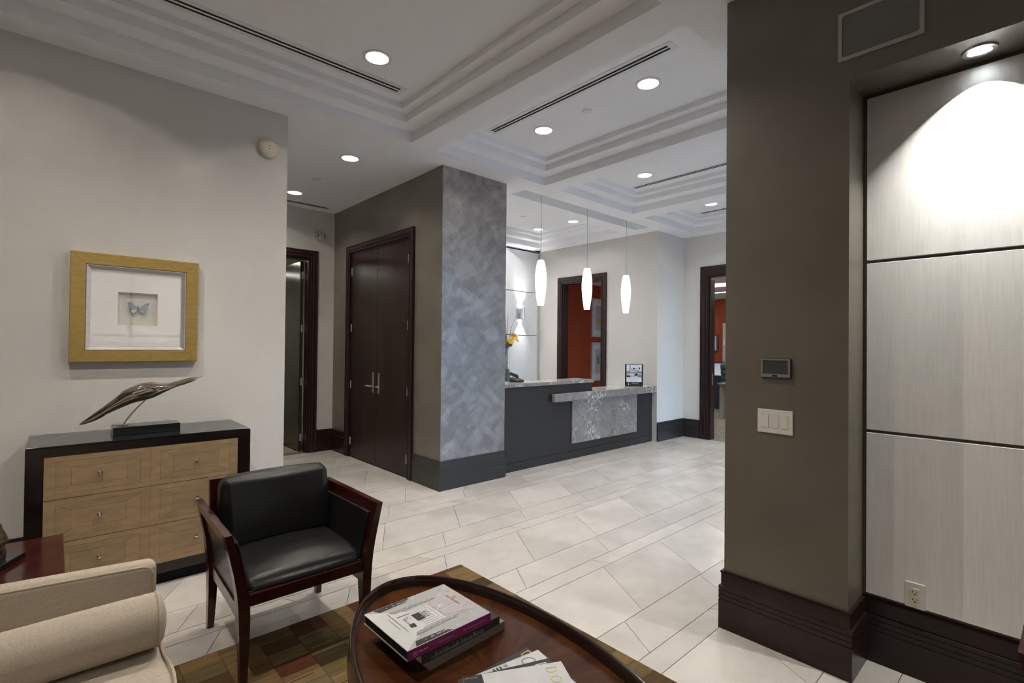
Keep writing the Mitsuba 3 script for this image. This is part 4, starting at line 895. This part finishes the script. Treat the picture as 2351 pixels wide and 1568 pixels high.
for k in range(9):
    d = np.array([rf.uniform(-.5, .4), rf.uniform(-.4, .3)]); put('twig', loft_tube([(vx, vy, vz + .42), (vx + d[0] * .12, vy + d[1] * .12, vz + .68), (vx + d[0] * .28, vy + d[1] * .28, vz + .86 + rf.uniform(-.08, .08))], [.003, .002, .001], 6), 'twig', t)
for k in range(5): put('leaf', flower(np.array([vx + .05 * math.cos(k * 1.3), vy + .05 * math.sin(k * 1.3), vz + .49]), .05, (math.cos(k * 1.3), math.sin(k * 1.3), -.1)), 'leaf_green', t)
t = thing('telephone', 'black desk telephone on the raised counter top beside the vase', 'telephone')
px_, py_, pz_ = 4.405, 4.72, 1.0642
tel = m3.Manifold.hull_points(np.array([(px_ + a, py_ + b, pz_ + c) for a in (-.07, .07) for b, c in ((-.07, 0), (.07, 0), (-.07, .022), (.07, .06))]))
put('body', mani(tel), 'dark_plastic', t)
put('handset', loft_tube([(px_ - .045, py_ - .07, pz_ + .055), (px_ - .045, py_ - .06, pz_ + .075), (px_ - .045, py_ + .06, pz_ + .105), (px_ - .045, py_ + .075, pz_ + .085)], [.018, .022, .022, .018], 12), 'black_gloss', t, smooth=True)
put('display', tf(bx(-.015, .055, -.022, .022, .001, .003), frame((px_, py_ + .03, pz_ + .052), (1, 0, 0), (0, 1, .27))), 'satin_steel', t)
def swivel(label, x, y, rz, m, zs=0.0):
    t = thing('office_chair', label, 'chair'); M = trimesh.transformations.rotation_matrix(rz, [0, 0, 1]); M[:3, 3] = (x, y, 0)
    P = lambda nm, ms, mt_, par=t, **k: put(nm, tf(ms, M), mt_, par, **k)
    P('seat', rbox(.50, .48, .07, .03, 8, (0, 0, .012), (0, 0, .47)), m, smooth=True)
    for i in range(5): P('back_cushion', rbox(.46 - .012 * i, .05, .122, .022, 6, (0, .008, 0), (0, .235 + .02 * i, .605 + .122 * i + zs * i)), m, smooth=True)
    P('back_frame', loft_tube([(0, .1, .43), (0, .28, .44), (0, .32, .6), (0, .37, 1.0)], .02, 10), 'dark_plastic', smooth=True)
    for s in (-1, 1): P('arm', loft_tube([(s * .26, .15, .46), (s * .29, .10, .60), (s * .29, .02, .67), (s * .29, -.16, .67)], .016, 8), 'dark_plastic', smooth=True)
    P('column', cyl((0, 0, .12), (0, 0, .44), .028), 'satin_steel')
    for k in range(5):
        a = k * 2 * np.pi / 5 + .3; c, s = math.cos(a), math.sin(a)
        lg = P('base_arm', loft_tube([(0, 0, .12), (c * .15, s * .15, .11), (c * .30, s * .30, .075)], [.03, .024, .018], 10), 'dark_plastic', smooth=True)
        P('caster', tf(lathe([(.001, -.022), (.026, -.022), (.03, -.015), (.03, .015), (.026, .022), (.001, .022)], 16), frame((c * .30, s * .30, .032), (c, s, 0), (0, 0, 1))), 'black_satin', lg, smooth=30)
swivel('black padded desk chair behind the reception counter', 5.36, 5.75, math.radians(8), 'black_satin')
# pictures in the red room and the office
def hung(label, o, ux, w, h, fw, fm, art):
    t = thing('framed_print', label, 'picture'); M = frame(o, ux, (0, 0, 1))
    fr = prism(sbox(-w / 2, -h / 2, w / 2, h / 2).difference(sbox(-w / 2 + fw, -h / 2 + fw, w / 2 - fw, h / 2 - fw)), .0005, .035)
    put('frame', tf(fr, M), fm, t); put('mat_board', tf(bx(-w / 2 + fw, w / 2 - fw, -h / 2 + fw, h / 2 - fw, .0005, .012), M), 'mat_board', t)
    for i, (pl, m) in enumerate(art): put('print', tf(prism(pl, .0125 + .0006 * i, .013 + .0006 * i), M), m, t)
hung('upper of two white framed prints on the red wall, with a yellow blot', (9.09, 6.9995, 2.175), (1, 0, 0), .62, .85, .05, 'white_trim', [(sbox(-.17, -.27, .17, .27), 'ink_light'), (affinity.scale(Point(-.02, -.06).buffer(.07), .8, 1), 'petal_yellow')])
hung('lower of two white framed prints on the red wall, with dark blots', (9.09, 6.9995, 1.20), (1, 0, 0), .62, .85, .05, 'white_trim', [(sbox(-.17, -.27, .17, .27), 'ink_light'), (affinity.scale(Point(-.06, .04).buffer(.10), .6, 1.1), 'ink_mid'), (Point(.0, .12).buffer(.05), 'foil_steel'), (Point(-.05, -.13).buffer(.04), 'petal_yellow')])
hung('black framed drawing on the red office wall', (13.3995, 6.58, 1.66), (0, -1, 0), .60, .46, .035, 'cover_black', [(sbox(-.02, -.15, .19, .14), 'ink_mid'), (affinity.scale(Point(.08, 0).buffer(.08), .8, 1.5), 'ink_dark'), (sbox(.09, -.1, .15, .02), 'ink_light')])
put('troffer_ref', bx(0, 1, 0, 1, 0, 1), 'paint_red') if False else None
# office furniture
t = thing('office_desk', 'white topped office desk with a white back screen before the red wall', 'desk')
put('top', bx(11.75, 12.5, 4.9, 6.6, .86, .89, .003), 'desk_white', t); put('screen', bx(12.45, 12.5, 4.9, 6.6, .8905, 1.14), 'desk_white', t)
put('screen_cap', bx(12.43, 12.52, 4.9, 6.6, 1.1405, 1.165), 'dark_plastic', t); put('front_panel', bx(12.3, 12.33, 4.95, 6.55, .0005, .8595), 'dark_plastic', t)
put('leg', bx(11.8, 12.29, 6.50, 6.54, .0005, .8595), 'dark_plastic', t)
t = thing('office_desk', 'beige return desk at the edge of the office doorway, right of the chair', 'desk')
put('top', bx(10.6, 11.4, 3.9, 4.98, .74, .77, .003), 'desk_beige', t); put('side_panel', bx(10.65, 11.35, 4.93, 4.96, .0005, .7395), 'desk_beige', t); put('leg', bx(10.7, 11.3, 3.95, 3.98, .0005, .7395), 'desk_beige', t)
swivel('dark teal ribbed swivel chair at the office desk', 11.75, 5.06, math.radians(80), 'mesh_teal')
t = thing('storage_cabinet', 'tall beige cabinet against the red office wall', 'cabinet')
put('body', bx(12.9, 13.399, 5.0, 5.93, .0005, 2.18), 'desk_beige', t); put('door', bx(12.88, 12.8995, 5.02, 5.91, .03, 2.16), 'desk_beige', t)
put('handle', bx(12.86, 12.8795, 5.86, 5.88, 1.6, 1.75), 'satin_steel', t)
t = thing('potted_plant', 'small green plant in a dark square pot behind the office desk screen', 'plant')
put('stand', bx(12.6, 12.8, 6.35, 6.6, .0005, 1.0), 'desk_beige', t)
put('pot', bx(12.62, 12.78, 6.37, 6.55, 1.0005, 1.27, .004), 'dark_plastic', t)
for k in range(9):
    a = k * .7; put('leaf', tf(prism(affinity.scale(Point(0, 0).buffer(.05, 4), 1.6, .35), -.001, .001), frame((12.7 + .04 * math.cos(a), 6.46 + .04 * math.sin(a), 1.30 + .01 * (k % 3)), (math.cos(a), math.sin(a), .9), (-math.sin(a), math.cos(a), 0))), 'leaf_green', t)
